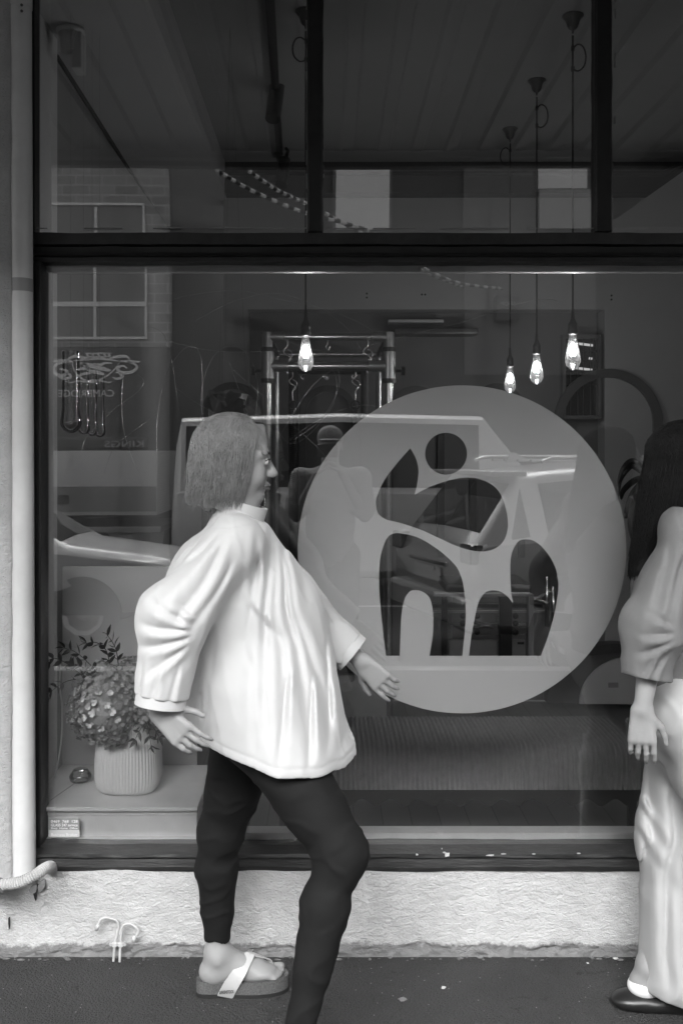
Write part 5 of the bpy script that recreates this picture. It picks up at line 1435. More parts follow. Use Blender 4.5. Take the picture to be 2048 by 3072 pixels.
# ---- the walker in the white shirt
wk = empty('person', (P(760, 0, 2.9).x, -.4, 0), 'person in loose white shirt, black leggings and thong sandals striding right', 'person')
Cf = Vector((1, 0, 0))
HC = P(712, 1388, 2.86); HB = basis((1, -.02, -.10))
neck = P(712, 1535, 2.86)
shR, shL = P(705, 1622, 2.70), P(735, 1618, 3.02)
elR, wrR = P(520, 1850, 2.60), P(478, 2135, 2.58)
elL, wrL = P(905, 1835, 3.06), P(1085, 1985, 3.04)
hipR, knR, anR = P(785, 2175, 2.76), P(1030, 2560, 2.64), P(890, 3115, 2.55)
hipL, knL, anL = P(758, 2140, 2.96), P(668, 2490, 3.02), P(650, 2862, 3.05)
pel = P(768, 2090, 2.86)
heelL, toeL = P(603, 2958, 3.05), P(858, 2948, 3.09)
heelL.z = .038; toeL.z = .036; heelL.y = 3.045 - CAMD; toeL.y = 3.085 - CAMD
heelR = anR + Vector((-.055, .0, -.045)); toeR = heelR + Vector((.215, -.0, -.115))
F = SDF((-1.05, -.85, -.0), (.75, .05, 1.80), .0047)
def torso(F, neck, chest_c, pel, shL, shR, s=1.0):
    up = (neck - pel).normalized(); fwd = (shL - shR).normalized().cross(up) * 1
    pass
ch = neck.lerp(pel, .33)
F.cap(neck, ch, .055, .115, .04, sc=(.85, 1, 1)); F.cap(ch, pel, .125, .125, .06, sc=(.80, 1.0, 1))
F.cap(shL, shR, .052, .052, .05); F.cap(hipL, hipR, .10, .10, .05)
for sh, el_, wr in ((shR, elR, wrR), (shL, elL, wrL)):
    F.cap(sh, el_, .046, .036, .03); F.cap(el_, el_.lerp(wr, .35), .037, .036, .01); F.cap(el_.lerp(wr, .35), wr, .036, .023, .01)
def leg(F, hip, kn, an, infl=0.0, to=None):
    F.cap(hip, kn, .086 + infl, .050 + infl, .05); F.cap(hip, hip.lerp(kn, .70), .084 + infl, .064 + infl, .06)
    ax = (an - kn); fw = Vector((1, 0, 0)); fw = (fw - ax.normalized() * fw.dot(ax.normalized())).normalized()
    F.ell(kn, (.042 + infl, .042 + infl, .055 + infl), .05)
    c = kn + ax * .30 - fw * .016
    F.cap(kn - fw * .010, c, .046 + infl, .050 + infl, .05); F.cap(c, kn + ax * .64 - fw * .010, .050 + infl, .036 + infl, .03)
    F.cap(kn + ax * .3, an, .040 + infl, .031 + infl, .03)
leg(F, hipR, knR, anR); leg(F, hipL, knL, anL)
head_sdf(F, HC, HB, neck)
hand_sdf(F, wrR, (elR.lerp(wrR, .9) - wrR) * -1 + Vector((.10, -.02, -.06)), Vector((.3, 1, -.1)), .96, .35, 1)
hand_sdf(F, wrL, (wrL - elL).normalized() + Vector((.1, 0, -.25)), Vector((0, -1, -.2)) * -1, .96, .4, -1)
dL = foot_sdf(F, anL, heelL, toeL); dR = foot_sdf(F, anR, heelR, toeR)
plink('body', F.mesh('body'), M_skin, wk)
eyes(wk, HC, HB, M_eyew, M_iris)
# leggings
G = SDF((-.75, -.75, .1), (.40, .05, 1.05), .0052)
leg(G, hipR, knR, anR, .0065); leg(G, hipL, knL, anL, .0065); G.cap(hipL, hipR, .115, .115, .05); G.cap(pel, hipL.lerp(hipR, .5), .12, .12, .04)
hemz = P(0, 2812, 3.05).z
def legclip(X, Y, Z):
    pl1 = hemz + .006 * np.sin(X * 90) - .02 * (X - anL.x) * 1.6 - Z
    ax = (knR - anR).normalized(); p0 = anR + (knR - anR) * .05
    pl2 = -((X - p0.x) * ax.x + (Y - p0.y) * ax.y + (Z - p0.z) * ax.z)
    right = (Y < -.42)
    return np.where(right, pl2, pl1)
G.disp(lambda x, y, z_: -.0034 * np.clip(1 - 3 * np.abs(vnoise(x * 10 + z_ * 9, y * 12, z_ * 24 - x * 12, 4)), 0, 1), .02)
G.clip(legclip)
M_legg = mat('leggings', .010, .8, spec=.18, bump=.1, bscale=260, bdist=.001)
plink('leggings', G.mesh('leggings'), M_legg, wk)
# shirt
H_ = SDF((-.66, -.90, .66), (.26, .06, 1.58), .0042)
mid = P(725, 1790, 2.86); low = P(790, 2150, 2.86); hem = P(815, 2270, 2.86)
H_.cap(neck + Vector((0, 0, -.03)), mid, .070, .166, .06, sc=(.95, 1.0, 1)); H_.cap(mid, low, .168, .205, .08, sc=(1, .95, 1)); H_.cap(low, hem, .205, .238, .05, sc=(1, .9, 1))
H_.cap(shL + Vector((0, -.02, 0)), shR + Vector((0, .02, 0)), .058, .058, .07)
H_.ell(P(600, 1880, 2.88), (.09, .14, .22), .14)       # air in the back of the shirt
H_.ell(P(900, 1960, 2.88), (.07, .14, .20), .12)
H_.cap(hipR + Vector((0, 0, .10)), hipR.lerp(knR, .30), .135, .138, .06); H_.cap(hipL + Vector((0, 0, .10)), hipL.lerp(knL, .18), .125, .13, .06)
H_.cap(shR, elR, .064, .088, .06); H_.cap(elR, elR.lerp(wrR, .80), .088, .070, .04)
H_.cap(shL, elL, .072, .080, .05); H_.cap(elL, elL.lerp(wrL, .72), .080, .062, .04)
def fold_field(lines, d):
    L_ = []
    for (x0, y0, x1, y1, w, a) in lines:
        p, q = P(x0, y0, d), P(x1, y1, d); L_.append((p.x, p.z, q.x, q.z, w, a))
    def g(x, z_):
        wx = x + .010 * vnoise(x * 9, z_ * 9, x * 0, 61); wz = z_ + .010 * vnoise(x * 9, z_ * 9, x * 0 + 5, 62); r = 0
        for (x0, z0, x1, z1, w, a) in L_:
            dx, dz = x1 - x0, z1 - z0; L2 = dx * dx + dz * dz; Ln = math.sqrt(L2)
            t = ((wx - x0) * dx + (wz - z0) * dz) / L2; s_ = ((wx - x0) * dz - (wz - z0) * dx) / Ln
            tp = np.clip(t * 4 + .3, 0, 1) * np.clip((1 - t) * 3 + .25, 0, 1) * (t > -.1) * (t < 1.1)
            ww = w * (.55 + .75 * np.clip(t, 0, 1))
            r = r + a * tp * (np.exp(-(s_ / ww) ** 2) - .85 * np.exp(-((s_ - 1.35 * ww) / (.6 * ww)) ** 2))
        return r
    return g
torso_folds = fold_field([
 (760, 1600, 660, 2230, .020, .013), (790, 1600, 745, 2260, .024, .014), (815, 1620, 830, 2280, .022, .013), (830, 1640, 905, 2290, .024, .014), (845, 1650, 985, 2290, .022, .012), (850, 1660, 1040, 2240, .018, .010),
 (660, 1930, 640, 2220, .016, .010), (700, 2000, 700, 2250, .014, .009), (870, 2010, 860, 2290, .014, .010), (940, 2050, 950, 2290, .013, .009), (780, 2020, 790, 2280, .014, .009),
 (700, 1760, 850, 1900, .016, .009), (680, 1830, 800, 2010, .014, .008), (840, 1700, 900, 1900, .012, .007), (990, 1960, 1010, 2250, .013, .008), (610, 2000, 600, 2200, .012, .007)], 2.66)
sleeve_folds = fold_field([
 (690, 1630, 560, 1900, .020, .0082), (660, 1620, 470, 1840, .022, .0088), (630, 1650, 430, 1800, .018, .0068), (700, 1700, 600, 1920, .015, .0061),
 (585, 1880, 440, 1800, .014, .0075), (590, 1895, 420, 1880, .014, .0082), (590, 1910, 425, 1960, .014, .0075), (580, 1930, 450, 2040, .013, .0068),
 (560, 1980, 530, 2150, .012, .0054), (500, 1990, 480, 2150, .014, .0061), (450, 1960, 440, 2140, .012, .0054), (600, 1850, 520, 1800, .010, .0048)], 2.60)
def folds(x, y, z_):
    sl_ = np.clip((-(x + .155) * 14) + (1.36 - z_) * -.0, 0, 1) * (y < -.52) * np.clip((-.56 - y) * 30, 0, 1)
    near = np.clip((-.41 - y) * 12 + .5, 0, 1)
    a = fbm(x * 4.2, y * 4.2, z_ * 2.1, 2, 31); th = np.arctan2(y + .41, x + .20)
    low_ = np.clip((1.45 - z_) / .7, 0, 1); r1 = 1 - np.abs(np.sin(th * 8 + 3 * a)) * 1.6
    g = near * ((1 - sl_) * torso_folds(x, z_) + sl_ * sleeve_folds(x, z_)) + (1 - near) * .010 * r1 * low_
    fine = .0022 * np.clip(1 - 3.2 * np.abs(vnoise(x * 18 + z_ * 4, y * 16, z_ * 6 - x * 5, 23)), 0, 1) + .0018 * fbm(x * 20, y * 20, z_ * 14, 2, 3)
    hz_ = z_ - (P(0, 2262, 2.75).z - .17 * (x + .17) + .005 * np.sin(x * 21 + 1) + .0025 * np.sin(x * 57 + y * 20))
    st_ = .0022 * np.exp(-((hz_ - .026) / .0032) ** 2) * (np.abs(y + .41) < .4) + .002 * np.exp(-((hz_ - .62 - .3 * (x + .25)) / .003) ** 2)
    return -(g + fine + .003 * a) + st_
H_.disp(folds, .05)
inner = SDF((-.66, -.90, .66), (.26, .06, 1.58), .0042)
inner.cap(hem.lerp(low, .3), hem + Vector((.0, 0, -.12)), .165, .205, .0, sc=(1, .8, 1))
H_.d = np.maximum(H_.d, -inner.d)
del inner
def hemclip(X, Y, Z): return (P(0, 2262, 2.75).z - .17 * (X + .17) + .005 * np.sin(X * 21 + 1) + .0025 * np.sin(X * 57 + Y * 20)) - Z
def cuff(X, Y, Z, w, e, k):
    ax = (w - e).normalized(); p = e + (w - e) * k
    return (X - p.x) * ax.x + (Y - p.y) * ax.y + (Z - p.z) * ax.z
def shirtclip(X, Y, Z):
    near = lambda w, r: ((X - w.x) ** 2 + (Y - w.y) ** 2 + (Z - w.z) ** 2) < r * r
    h = hemclip(X, Y, Z)
    armR = (X < -.40) & (Z < .98) & (Y < -.55)
    h = np.where(armR, -1, h)
    c1 = np.where(near(wrR, .17) & (X < -.335) & (Y < -.555), cuff(X, Y, Z, wrR, elR, .84), -1); c2 = np.where(near(wrL, .14) & (X > .055), cuff(X, Y, Z, wrL, elL, .76), -1)
    nk = np.where(((X - neck.x) ** 2 + (Y - neck.y) ** 2 < .013) & (Z > neck.z - .04), Z - (neck.z + .012 - (X - neck.x) * .55), -1)
    return np.maximum(np.maximum(h, nk), np.maximum(c1, c2))
H_.clip(shirtclip)
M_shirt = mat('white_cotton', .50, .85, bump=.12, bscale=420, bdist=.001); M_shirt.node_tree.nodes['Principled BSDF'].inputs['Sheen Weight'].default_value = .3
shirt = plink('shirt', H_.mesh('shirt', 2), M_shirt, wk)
def band_ring(cen, ax, rx, ry, h, name, m, parent, n=40, thick=.004, side=None):
    ax = Vector(ax).normalized(); u = (Vector(side) if side else Vector((0, 1, 0))); u = (u - ax * u.dot(ax)).normalized(); w = ax.cross(u); v = []
    for k in range(n):
        a = 2 * math.pi * k / n; o = u * math.cos(a) * rx + w * math.sin(a) * ry; oo = o.normalized() * thick
        v += [cen + o - ax * h / 2, cen + o + oo - ax * h / 2, cen + o + oo + ax * h / 2, cen + o + ax * h / 2]
    f = [(k * 4 + j, ((k + 1) % n) * 4 + j, ((k + 1) % n) * 4 + (j + 1) % 4, k * 4 + (j + 1) % 4) for k in range(n) for j in range(4)]
    b = MB(); b.add(v, f); o_ = b.build(name, m, parent); smooth_by_angle(o_, 50); return o_
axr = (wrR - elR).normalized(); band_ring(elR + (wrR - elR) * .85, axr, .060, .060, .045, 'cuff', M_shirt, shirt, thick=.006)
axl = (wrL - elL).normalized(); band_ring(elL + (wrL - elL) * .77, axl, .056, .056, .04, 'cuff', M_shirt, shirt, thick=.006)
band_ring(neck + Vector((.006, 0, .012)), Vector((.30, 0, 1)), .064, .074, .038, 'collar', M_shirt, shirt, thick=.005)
# hair: a loose bob gathered at the back
K = SDF((-.50, -.62, 1.38), (-.02, -.20, 1.82), .004)
L = lambda x, y, z_: loc(HC, HB, x, y, z_); R = Rm(HB)
K.ell(L(-.024, 0, .044), (.110, .090, .097), .01, R=R); K.ell(L(-.050, 0, -.02), (.082, .092, .10), .03, R=R)
K.cap(L(-.055, -.02, -.04), L(-.060, -.022, -.125), .054, .034, .03); K.cap(L(-.055, .02, -.04), L(-.060, .022, -.125), .054, .034, .03)
for sg in (-1, 1): K.cap(L(-.002, sg * .070, .01), L(-.026, sg * .062, -.10), .024, .016, .03)
K.ell(L(.095, 0, -.035), (.082, .075, .092), .02, 'sub', R=R)
K.ell(L(.085, 0, -.08), (.062, .12, .085), .015, 'sub', R=R)
K.cap(L(.055, .03, .105), L(.082, -.055, .035), .018, .012, .02)
def strands(x, y, z_):
    px_, py_, pz_ = x - HC.x + .03, y - HC.y, z_ - HC.z
    th = np.arctan2(py_, px_); wv = .5 * vnoise(x * 9, y * 9, z_ * 9, 2)
    g = np.sin(th * 34 + 5 * wv + 2 * np.sin(pz_ * 22)) ; g2 = np.sin(th * 91 + 7 * wv + pz_ * 9)
    return .0026 * np.abs(g) + .0013 * g2 + .0035 * vnoise(x * 22 , y * 22, z_ * 9, 5)
K.disp(lambda x, y, z_: strands(x, y, z_) + .003, .02)
K.clip(lambda X, Y, Z: (HC.z - .130 + .010 * np.sin((X * 2 + Y) * 120) + .008 * np.sin(Y * 210 + X * 60)) - Z)
plink('hair', K.mesh('hair'), M_hair, wk)
def hair_strands(C, B, parent, m, n, length, seed, rad=(.113, .094, .100), r=.0011, back=.0, face=62, spread=.012):
    rng = np.random.RandomState(seed); b = MB(); V = []; Fc = []
    for i in range(n):
        side = 1 if i % 2 else -1
        phi = math.radians(face + (180 - face) * rng.rand() ** .85)            # azimuth where the lock falls, 0 = face
        if rng.rand() < .10: phi = math.radians(face * (.80 + .2 * rng.rand()))
        rt = rng.uniform(-.35, .95)                                             # root along the parting
        pts = []; k = 1 + rng.uniform(0, .035); zend = -length * (rng.uniform(.84, 1.05) if rng.rand() < .9 else rng.uniform(.6, 1.16)); wob = rng.uniform(0, 6.3)
        p0 = Vector((rad[0] * rt * -.9 + .0, side * .004, 0)); p0.z = rad[2] * math.sqrt(max(1 - (p0.x / rad[0]) ** 2, .05))
        tx, ty = math.cos(phi), side * math.sin(phi); nseg = 11
        for j in range(nseg):
            t = j / (nseg - 1)
            if t < .5:
                u = t / .5; e = Vector((rad[0] * tx, rad[1] * ty, -.01 - .02 * (1 - math.cos(phi)) * .5)); q = p0.lerp(e, u)
                l = math.sqrt((q.x / rad[0]) ** 2 + (q.y / rad[1]) ** 2 + (q.z / rad[2]) ** 2); q = q / max(l, .2) * k
            else:
                u = (t - .5) / .5; q = Vector((rad[0] * tx, rad[1] * ty, -.01 - .02 * (1 - math.cos(phi)) * .5)) * k
                q.z += (zend - q.z) * u; inn = .93 + .07 * math.cos(u * 2.6); q.x = q.x * inn - .01 * u - back * u * length; q.y *= inn * (1 if length < .2 else 1 - .15 * u)
            q = Vector((q.x - .022, q.y, q.z + .040)); q += Vector((math.sin(wob + 5 * t), math.cos(wob * 1.3 + 4 * t), 0)) * .0035 * t + Vector(rng.uniform(-1, 1, 3)) * spread * (.10 if rng.rand() < .93 else .9) * t
            pts.append(loc(C, B, q.x, q.y, q.z))
        base = len(V)
        for j, p in enumerate(pts):
            tg = (pts[min(j + 1, nseg - 1)] - pts[max(j - 1, 0)]).normalized(); a = tg.cross(Vector((.3, 1, .2))).normalized(); c = a.cross(tg); rr_ = r * (1 - .75 * (j / (nseg - 1)) ** 2)
            for w in range(3): V.append(p + (a * math.cos(w * 2.094) + c * math.sin(w * 2.094)) * rr_)
        for j in range(nseg - 1):
            for w in range(3): Fc.append((base + j * 3 + w, base + j * 3 + (w + 1) % 3, base + (j + 1) * 3 + (w + 1) % 3, base + (j + 1) * 3 + w))
    me = bpy.data.meshes.new('hair_strands'); me.from_pydata([tuple(v) for v in V], [], Fc); me.update()
    return plink('hair_strands', me, m, parent, smooth=True)
hair_strands(HC, HB, bpy.data.objects['hair'], M_hair, 2600, .165, 5)
M_brow = mat('brow_hair', .06, .8); M_lip = mat('lips', .16, .45)
def face_bits(C, B, parent):
    for sg in (-1, 1):
        b = MB(); b.tube(catmull([loc(C, B, .0885, sg * .014, .034), loc(C, B, .0865, sg * .030, .039), loc(C, B, .074, sg * .050, .034)], 5), .0028, 6); b.build('eyebrow', M_brow, parent, smooth=True)
        b = MB(); b.tube(catmull([loc(C, B, .0925, sg * .019, .016), loc(C, B, .0945, sg * .031, .0205), loc(C, B, .084, sg * .044, .014)], 5), .0017, 6); b.build('eyelash', M_brow, parent, smooth=True)
    b = MB(); b.tube(catmull([loc(C, B, .084, -.024, -.0585), loc(C, B, .0975, 0, -.0545), loc(C, B, .084, .024, -.0585)], 6), .0042, 8); b.build('lip', M_lip, parent, smooth=True)
    b = MB(); b.tube(catmull([loc(C, B, .083, -.020, -.0625), loc(C, B, .0950, 0, -.0650), loc(C, B, .083, .020, -.0625)], 6), .0048, 8); b.build('lip', M_lip, parent, smooth=True)
face_bits(HC, HB, wk)
# sandals
M_cork = mat('cork', .085, .8, var=.5, vscale=220, bump=.3, bscale=300, bdist=.001); M_sole = mat('sole_rubber', .015, .6); M_strap = mat('strap', .42, .4, var=.06, vscale=20)
def sandal(h, t, fr_, lettered):
    d, s_, up = fr_; Lf = (t - h).length + .022
    sd = empty('sandal', h - up * .03); sd.parent = wk; sd.matrix_parent_inverse = world_of(wk).inverted()
    def outline(k): # k 0..1 along the foot -> half widths (inner, outer)
        return .034 + .016 * math.sin(math.pi * min(max((k - .25) / .95, 0), 1)) - .004 * math.sin(math.pi * min(k / .55, 1))
    n = 40
    def layer(z0, z1, infl, m, name, cup=0):
        ks = [0.5 - .5 * math.cos(math.pi * i / n) for i in range(n + 1)]
        up_, dn_ = [], []
        for k in ks:
            w = outline(k) * math.sqrt(max(1 - abs(2 * k - 1) ** 5, 0)) + infl * .4 + .0005
            c = h + d * (-.014 - infl + (Lf + 2 * infl) * k)
            up_.append((c, w))
        v = []; f = []
        for c, w in up_:
            v += [c - s_ * w + up * z0, c + s_ * w + up * z0, c + s_ * w + up * (z1 + cup), c + s_ * (w - .006) + up * (z1 + cup), c + up * z1, c - s_ * (w - .006) + up * (z1 + cup), c - s_ * w + up * (z1 + cup)]
        for i in range(len(up_) - 1):
            for j in range(7): f.append((i * 7 + j, i * 7 + (j + 1) % 7, (i + 1) * 7 + (j + 1) % 7, (i + 1) * 7 + j))
        f += [tuple(range(7)), tuple(range(len(v) - 1, len(v) - 8, -1))]
        b = MB(); b.add(v, f); o = b.build(name, m, sd); smooth_by_angle(o, 45); return o
    layer(-.0375, -.0265, .002, M_sole, 'outsole'); layer(-.026, .000, 0, M_cork, 'footbed', .011)
    def strap_(pts, w0, w1, name):
        q = catmull(pts, 8); n_ = len(q); v = []
        cen = h + d * .15 + up * .0
        for i, p in enumerate(q):
            tg = (q[min(i + 1, n_ - 1)] - q[max(i - 1, 0)]).normalized(); out = (p - (h + d * (p - h).dot(d) + up * .005)).normalized()
            sw = tg.cross(out).normalized(); w = w0 + (w1 - w0) * i / (n_ - 1)
            for (a, bb) in ((-1, 0), (1, 0), (1, .0035), (-1, .0035)): v.append(p + sw * w * a + out * bb)
        f = [(i * 4 + j, i * 4 + (j + 1) % 4, (i + 1) * 4 + (j + 1) % 4, (i + 1) * 4 + j) for i in range(n_ - 1) for j in range(4)] + [(0, 1, 2, 3), tuple(range(n_ * 4 - 1, n_ * 4 - 5, -1))]
        b = MB(); b.add(v, f); o = b.build(name, M_strap, sd, smooth=False); smooth_by_angle(o, 60); return o
    peak = h + d * .150 + up * .078
    for sg in (-1, 1):
        strap_([h + d * .072 + s_ * sg * .042 + up * -.026, h + d * .088 + s_ * sg * .046 + up * .006, h + d * .118 + s_ * sg * .039 + up * .045, peak + s_ * sg * .008], .026 if True else 0, .016, 'strap')
    strap_([peak - d * .004, h + d * .185 + up * .060 - s_ * .006, h + d * .213 + up * .040 - s_ * .016, h + d * .222 + up * .0 - s_ * .018], .012, .0045, 'thong')
    if lettered:
        me = text_mesh('BIRKENSTOCK', .0135, .0005); co = [v.co.x for v in me.vertices]; wd_ = max(co) - min(co)
        pos = h + d * .054 + s_ * .0515 + up * -.0135 if s_.y < 0 else h + d * .054 - s_ * .0515 + up * -.0135
        M4 = Matrix.Translation(pos) @ Matrix(((d.x, up.x, -0, 0), (d.y, up.y, 0, 0), (d.z, up.z, 0, 0), (0, 0, 0, 1)))
        nrm = d.cross(up)
        for i in range(3): M4[i][2] = nrm[i]
        me.transform(Matrix.Scale(.043 / wd_, 4, (1, 0, 0))); me.transform(M4)
        plink('lettering', me, M_gap, sd)
sandal(heelL, toeL, dL, True); sandal(heelR, toeR, dR, False)

# ---- second person leaving at the right edge
pr = empty('person', (P(2080, 0, 2.95).x, -.32, 0), 'person in wide pale trousers and grey top walking out at the right edge', 'person')
HC2 = P(2075, 1405, 2.94); HB2 = basis((1, 0, -.05))
nk2 = P(2065, 1560, 2.94); pel2 = P(2080, 2110, 2.94)
sR2, sL2 = P(2050, 1612, 2.77), P(2070, 1612, 3.11)
eR2, wR2 = P(1962, 1880, 2.72), P(1925, 2130, 2.70)
eL2, wL2 = P(2190, 1880, 3.14), P(2300, 2080, 3.12)
hR2, kR2, aR2 = P(2085, 2150, 2.84), P(2230, 2540, 2.80), P(2330, 2900, 2.78)
hL2, kL2, aL2 = P(2075, 2150, 3.0), P(2030, 2520, 3.0), P(1945, 2905, 2.97)
aL2.z = .125; hl2 = Vector((P(1892, 0, 2.97).x, 2.975 - CAMD, .045)); tl2 = hl2 + Vector((.245, -.01, -.005))
hr2 = Vector((aR2.x - .05, aR2.y, .06)); tr2 = hr2 + Vector((.24, 0, .05))
F = SDF((.60, -.80, -.0), (1.72, .05, 1.80), .0052)
ch = nk2.lerp(pel2, .33)
F.cap(nk2, ch, .055, .115, .04, sc=(.85, 1, 1)); F.cap(ch, pel2, .12, .12, .06, sc=(.80, 1, 1)); F.cap(sL2, sR2, .052, .052, .05); F.cap(hL2, hR2, .10, .10, .05)
for a_, b_, c_ in ((sR2, eR2, wR2), (sL2, eL2, wL2)): F.cap(a_, b_, .046, .036, .03); F.cap(b_, c_, .037, .023, .015)
leg(F, hR2, kR2, aR2); leg(F, hL2, kL2, aL2); head_sdf(F, HC2, HB2, nk2)
hand_sdf(F, wR2, (wR2 - eR2).normalized() + Vector((.15, 0, -.3)), Vector((.3, 1, 0)), .95, .4, 1)
hand_sdf(F, wL2, (wL2 - eL2).normalized(), Vector((0, 1, .2)), .95, .4, -1)
foot_sdf(F, aL2, hl2, tl2); foot_sdf(F, aR2, hr2, tr2)
plink('body', F.mesh('body'), M_skin, pr); eyes(pr, HC2, HB2, M_eyew, M_iris)
T = SDF((.60, -.85, .02), (1.72, .10, 1.10), .0058)
for h_, k_, a_ in ((hR2, kR2, aR2), (hL2, kL2, aL2)):
    T.cap(h_, k_, .115, .108, .05); T.cap(k_, a_ + Vector((.078 if a_ is aL2 else 0, 0, -.03)), .104, .106, .05)
T.cap(hL2, hR2, .12, .12, .05); T.cap(pel2, pel2 + Vector((0, 0, -.08)), .135, .14, .05)
T.disp(lambda x, y, z_: -.006 * (1 - 2.4 * np.abs(vnoise(x * 9 + z_ * 1.5, y * 9, z_ * 1.3, 41))) - .004 * np.clip(1 - 3 * np.abs(vnoise(x * 7 + z_ * 5, y * 8, z_ * 7 - x * 6, 14)), 0, 1) - .003 * fbm(x * 12, y * 12, z_ * 9, 2, 5), .04)
tr_folds = fold_field([(1965, 2250, 1950, 2900, .020, .011), (2010, 2300, 2000, 2960, .022, .012), (2060, 2250, 2040, 2960, .018, .010), (1990, 2600, 1975, 2980, .016, .010), (1950, 2420, 2030, 2560, .014, .008), (1945, 2500, 2020, 2620, .013, .007), (2035, 2700, 2030, 2990, .014, .009)], 2.86)
T.disp(lambda x, y, z_: -.8 * tr_folds(x, z_) * np.clip((-.22 - y) * 14, 0, 1), .04)
T.clip(lambda X, Y, Z: np.maximum(.062 - .12 * (X - .93) - Z + .004 * np.sin(X * 40), Z - 1.02))
plink('trousers', T.mesh('trousers'), mat('pale_trousers', .40, .8, bump=.1, bscale=380, bdist=.001), pr)
U = SDF((.60, -.85, .80), (1.72, .12, 1.62), .0058)
U.cap(nk2 + Vector((0, 0, -.03)), ch, .072, .155, .06, sc=(.9, 1, 1)); U.cap(ch, pel2, .155, .17, .08, sc=(.92, 1, 1)); U.cap(sL2, sR2, .062, .062, .05)
U.cap(sR2, eR2, .068, .072, .05); U.cap(eR2, eR2.lerp(wR2, .6), .072, .058, .04); U.cap(sL2, eL2, .068, .07, .05); U.cap(eL2, eL2.lerp(wL2, .6), .07, .058, .03)
U.disp(lambda x, y, z_: -(.010 * (1 - 2 * np.abs(vnoise(x * 4 + z_ * 6, y * 6, z_ * 9 - x * 5, 51))) + .006 * (1 - 2 * np.abs(vnoise(x * 14, y * 10, z_ * 5, 8)))), .04)
u_folds = fold_field([(2030, 1640, 1975, 1860, .018, .011), (2010, 1640, 1930, 1840, .018, .011), (2060, 1660, 2000, 1900, .016, .009), (1995, 1880, 1915, 1850, .012, .008), (1995, 1900, 1900, 1920, .012, .009), (1990, 1920, 1900, 1980, .012, .008), (1980, 1960, 1925, 2070, .011, .007), (1950, 1950, 1910, 2060, .011, .007)], 2.70)
U.disp(lambda x, y, z_: -u_folds(x, z_) * np.clip((-.40 - y) * 14, 0, 1), .04)
def uclip(X, Y, Z):
    near = ((X - wR2.x) ** 2 + (Y - wR2.y) ** 2 + (Z - wR2.z) ** 2) < .0225
    nearL = ((X - wL2.x) ** 2 + (Y - wL2.y) ** 2 + (Z - wL2.z) ** 2) < .0225
    return np.maximum(np.maximum(.93 + .01 * np.sin(X * 25) - Z, np.where(near, cuff(X, Y, Z, wR2, eR2, .62), -1)), np.where(nearL, cuff(X, Y, Z, wL2, eL2, .62), -1))
U.clip(uclip)
plink('top', U.mesh('top'), mat('grey_knit', .17, .85, var=.06, vscale=20, bump=.3, bscale=300, bdist=.002), pr)
K = SDF((.80, -.62, 1.10), (1.40, -.05, 1.80), .0048)
L = lambda x, y, z_: loc(HC2, HB2, x, y, z_); R = Rm(HB2)
K.ell(L(-.026, 0, .042), (.106, .088, .096), .01, R=R); K.ell(L(-.06, 0, -.01), (.080, .086, .10), .03, R=R); K.cap(L(-.085, 0, -.08), L(-.135, -.0, -.30), .060, .045, .04, sc=(.8, 1.25, 1))
K.ell(L(.085, 0, -.03), (.075, .10, .090), .02, 'sub', R=R)
K.disp(lambda x, y, z_: .003 + .001 * np.sin(y * 160 + x * 120), .02)
hr_ = plink('hair', K.mesh('hair'), M_hair_d, pr); hair_strands(HC2, HB2, hr_, M_hair_d, 2600, .36, 9, back=.10, r=.0013); face_bits(HC2, HB2, pr)
# black clog sandals with white sock
for (h_, t_, nm) in ((hl2, tl2, 1), (hr2, tr2, 0)):
    # heel strap above the low clog edge
    c = empty('sandal', h_); c.parent = pr; c.matrix_parent_inverse = world_of(pr).inverted()
    S2 = SDF((h_.x - .08, h_.y - .12, -.01), (t_.x + .08, h_.y + .12, .22), .004)
    d = (t_ - h_).normalized(); z_ = Vector((0, 0, 1))
    for k, (r, w) in enumerate(((.0, .045), (.12, .048), (.25, .052), (.36, .052))):
        S2.ell(h_ + d * (r * .62 + .005) + Vector((0, 0, -.022)), (.065, w, .028), .03)
    S2.ell(h_ + d * .17 + Vector((0, 0, .025)), (.10, .055, .045), .03)
    S2.clip(lambda X, Y, Z: h_.z - .043 - Z)
    plink('clog', S2.mesh('clog'), mat('clog_black', .012, .35), c)
    S3 = SDF((h_.x - .05, h_.y - .08, .0), (h_.x + .16, h_.y + .08, .2), .004)
    S3.ell(h_ + d * .026 + Vector((0, 0, .022)), (.036, .034, .030), .02); S3.cap(h_ + d * .05 + Vector((0, 0, .03)), h_ + d * .06 + Vector((0, 0, .05)), .038, .034, .02); S3.cap(h_ + d * .04 + Vector((0, 0, .02)), h_ + d * .12 + Vector((0, 0, .02)), .030, .030, .02)
    plink('sock', S3.mesh('sock'), mat('white_sock', .75, .9), pr)

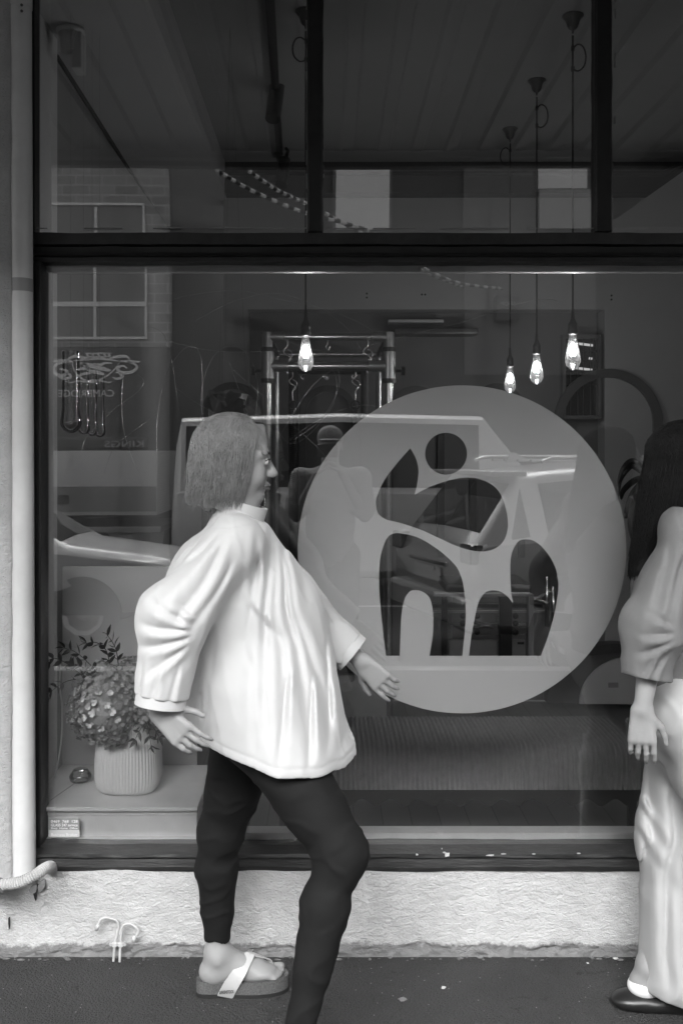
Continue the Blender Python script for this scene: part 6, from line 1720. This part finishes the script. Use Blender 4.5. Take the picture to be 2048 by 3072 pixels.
# ---- the photographer, seen mirrored in the pane
ph = empty('person', (.02, -3.55, 0), 'photographer in a cap and grey t-shirt holding a camera to the face', 'person')
HC3 = Vector((.035, -3.475, 1.70)); HB3 = basis((0, 1, 0)); nk3 = Vector((.035, -3.54, 1.53)); pel3 = Vector((.035, -3.56, .98))
F = SDF((-.42, -3.82, -.0), (.50, -3.20, 1.90), .0065)
ch = nk3.lerp(pel3, .35)
F.cap(nk3, ch, .06, .13, .04, sc=(1, .8, 1)); F.cap(ch, pel3, .14, .13, .06, sc=(1, .75, 1))
s1, s2 = Vector((-.17, -3.55, 1.47)), Vector((.24, -3.55, 1.47)); F.cap(s1, s2, .055, .055, .05)
for s_, e_, w_, sg in ((s1, Vector((-.20, -3.44, 1.22)), Vector((-.06, -3.335, 1.50)), 1), (s2, Vector((.27, -3.44, 1.22)), Vector((.11, -3.335, 1.52)), -1)):
    F.cap(s_, e_, .052, .040, .03); F.cap(e_, w_, .041, .026, .02); hand_sdf(F, w_, (Vector((.02, -3.33, 1.62)) - w_), Vector((sg, 0, .1)), 1.0, .9, 1 if sg > 0 else -1)
for x in (-.07, .14):
    hp, kn, an = Vector((x, -3.56, .94)), Vector((x, -3.54, .52)), Vector((x, -3.57, .11)); F.cap(hp, kn, .09, .06, .05); F.cap(kn, an, .058, .036, .03)
    foot_sdf(F, an, Vector((x, -3.62, .02)), Vector((x, -3.38, .02)))
head_sdf(F, HC3, HB3, nk3, .058)
plink('body', F.mesh('body'), M_skin, ph)
U = SDF((-.45, -3.85, .85), (.53, -3.30, 1.60), .0065)
U.cap(nk3 + Vector((0, 0, -.03)), ch, .08, .165, .06, sc=(1, .85, 1)); U.cap(ch, pel3, .17, .16, .06, sc=(1, .85, 1)); U.cap(s1, s2, .068, .068, .05)
for s_, e_ in ((s1, Vector((-.20, -3.44, 1.22))), (s2, Vector((.27, -3.44, 1.22)))): U.cap(s_, s_.lerp(e_, .8), .073, .080, .04)
U.disp(lambda x, y, z_: -.008 * (1 - 2 * np.abs(vnoise(x * 8, y * 8, z_ * 13, 6))), .04); U.clip(lambda X, Y, Z: .90 - Z)
plink('t_shirt', U.mesh('t_shirt'), mat('tee_grey', .30, .85), ph)
T = SDF((-.30, -3.85, .05), (.38, -3.35, 1.05), .0075)
for x in (-.07, .14): T.cap(Vector((x, -3.56, .94)), Vector((x, -3.54, .52)), .105, .085, .05); T.cap(Vector((x, -3.54, .52)), Vector((x, -3.57, .09)), .085, .075, .04)
plink('jeans', T.mesh('jeans'), mat('dark_jeans', .04, .85), ph)
K = SDF((-.12, -3.66, 1.62), (.19, -3.25, 1.86), .004); L = lambda x, y, z_: loc(HC3, HB3, x, y, z_); R = Rm(HB3)
K.ell(L(-.012, 0, .055), (.108, .090, .088), .01, R=R); K.ell(L(-.01, 0, -.06), (.2, .15, .095), .004, 'sub', R=R)
K.ell(L(.12, 0, .038), (.075, .078, .010), .012, R=R)
plink('cap', K.mesh('cap'), mat('cap_cloth', .28, .85), ph)
b = MB(); c = L(.098, 0, .088); b.lathe([(.026, 0), (.030, 0), (.030, .004), (.026, .004)], c, 24, axis='Y'); b.build('cap_patch', mat('patch_ring', .6, .7), ph)
cmr = empty('camera_in_hands', (.02, -3.35, 1.66), 'black camera held in front of the face of the photographer', 'camera')
MB().box((-.055, -3.375, 1.622), (.085, -3.32, 1.71), bev=.008).build('camera_body', mat('camera_black', .012, .4), cmr)
b = MB(); b.lathe([(0, 0), (.036, 0), (.036, .028), (.030, .030), (.026, .022), (0, .020)], (.0, -3.32, 1.66), 28, axis='Y'); b.build('lens', mat('camera_black', .012, .4), cmr, smooth=False)

# ------------------------------------------------------------------ small litter on the pavement
random.seed(6)
for i, (px, py, s_, lab) in enumerate(((1470, 2786, .008, 'small white scrap of paper lying near the wall foot'), (1845, 2879, .0075, 'small pale paper scrap beside the clog sandal'), (1330, 2967, .007, 'tiny pale flake on the asphalt below the bench'), (1208, 3003, .013, 'dry curled leaf lying on the asphalt near the bottom'), (1762, 2893, .004, 'smallest pale crumb on the pavement, right of the middle'))):
    d = 2987 * 1.66 / (py - CYP); c = P(px, py, d); c.z = .0025; n = 9; b = MB(); pts = []
    for k in range(n):
        a = 2 * math.pi * k / n; r = s_ * random.uniform(.6, 1.1); pts.append(c + Vector((r * 1.3 * math.cos(a), r * math.sin(a), random.uniform(0, s_ * .35))))
    b.add(pts + [p + Vector((0, 0, .0012)) for p in pts], [tuple(range(n))[::-1], tuple(range(n, 2 * n))] + [(k, (k + 1) % n, n + (k + 1) % n, n + k) for k in range(n)])
    leafy = 'leaf' in lab
    tag(b.build('dry_leaf' if leafy else 'paper_scrap', mat('dry_leaf', .22, .8) if leafy else mat('paper', .6, .8)), lab, 'leaf' if leafy else 'litter', None if leafy else 'pale scraps on the pavement')
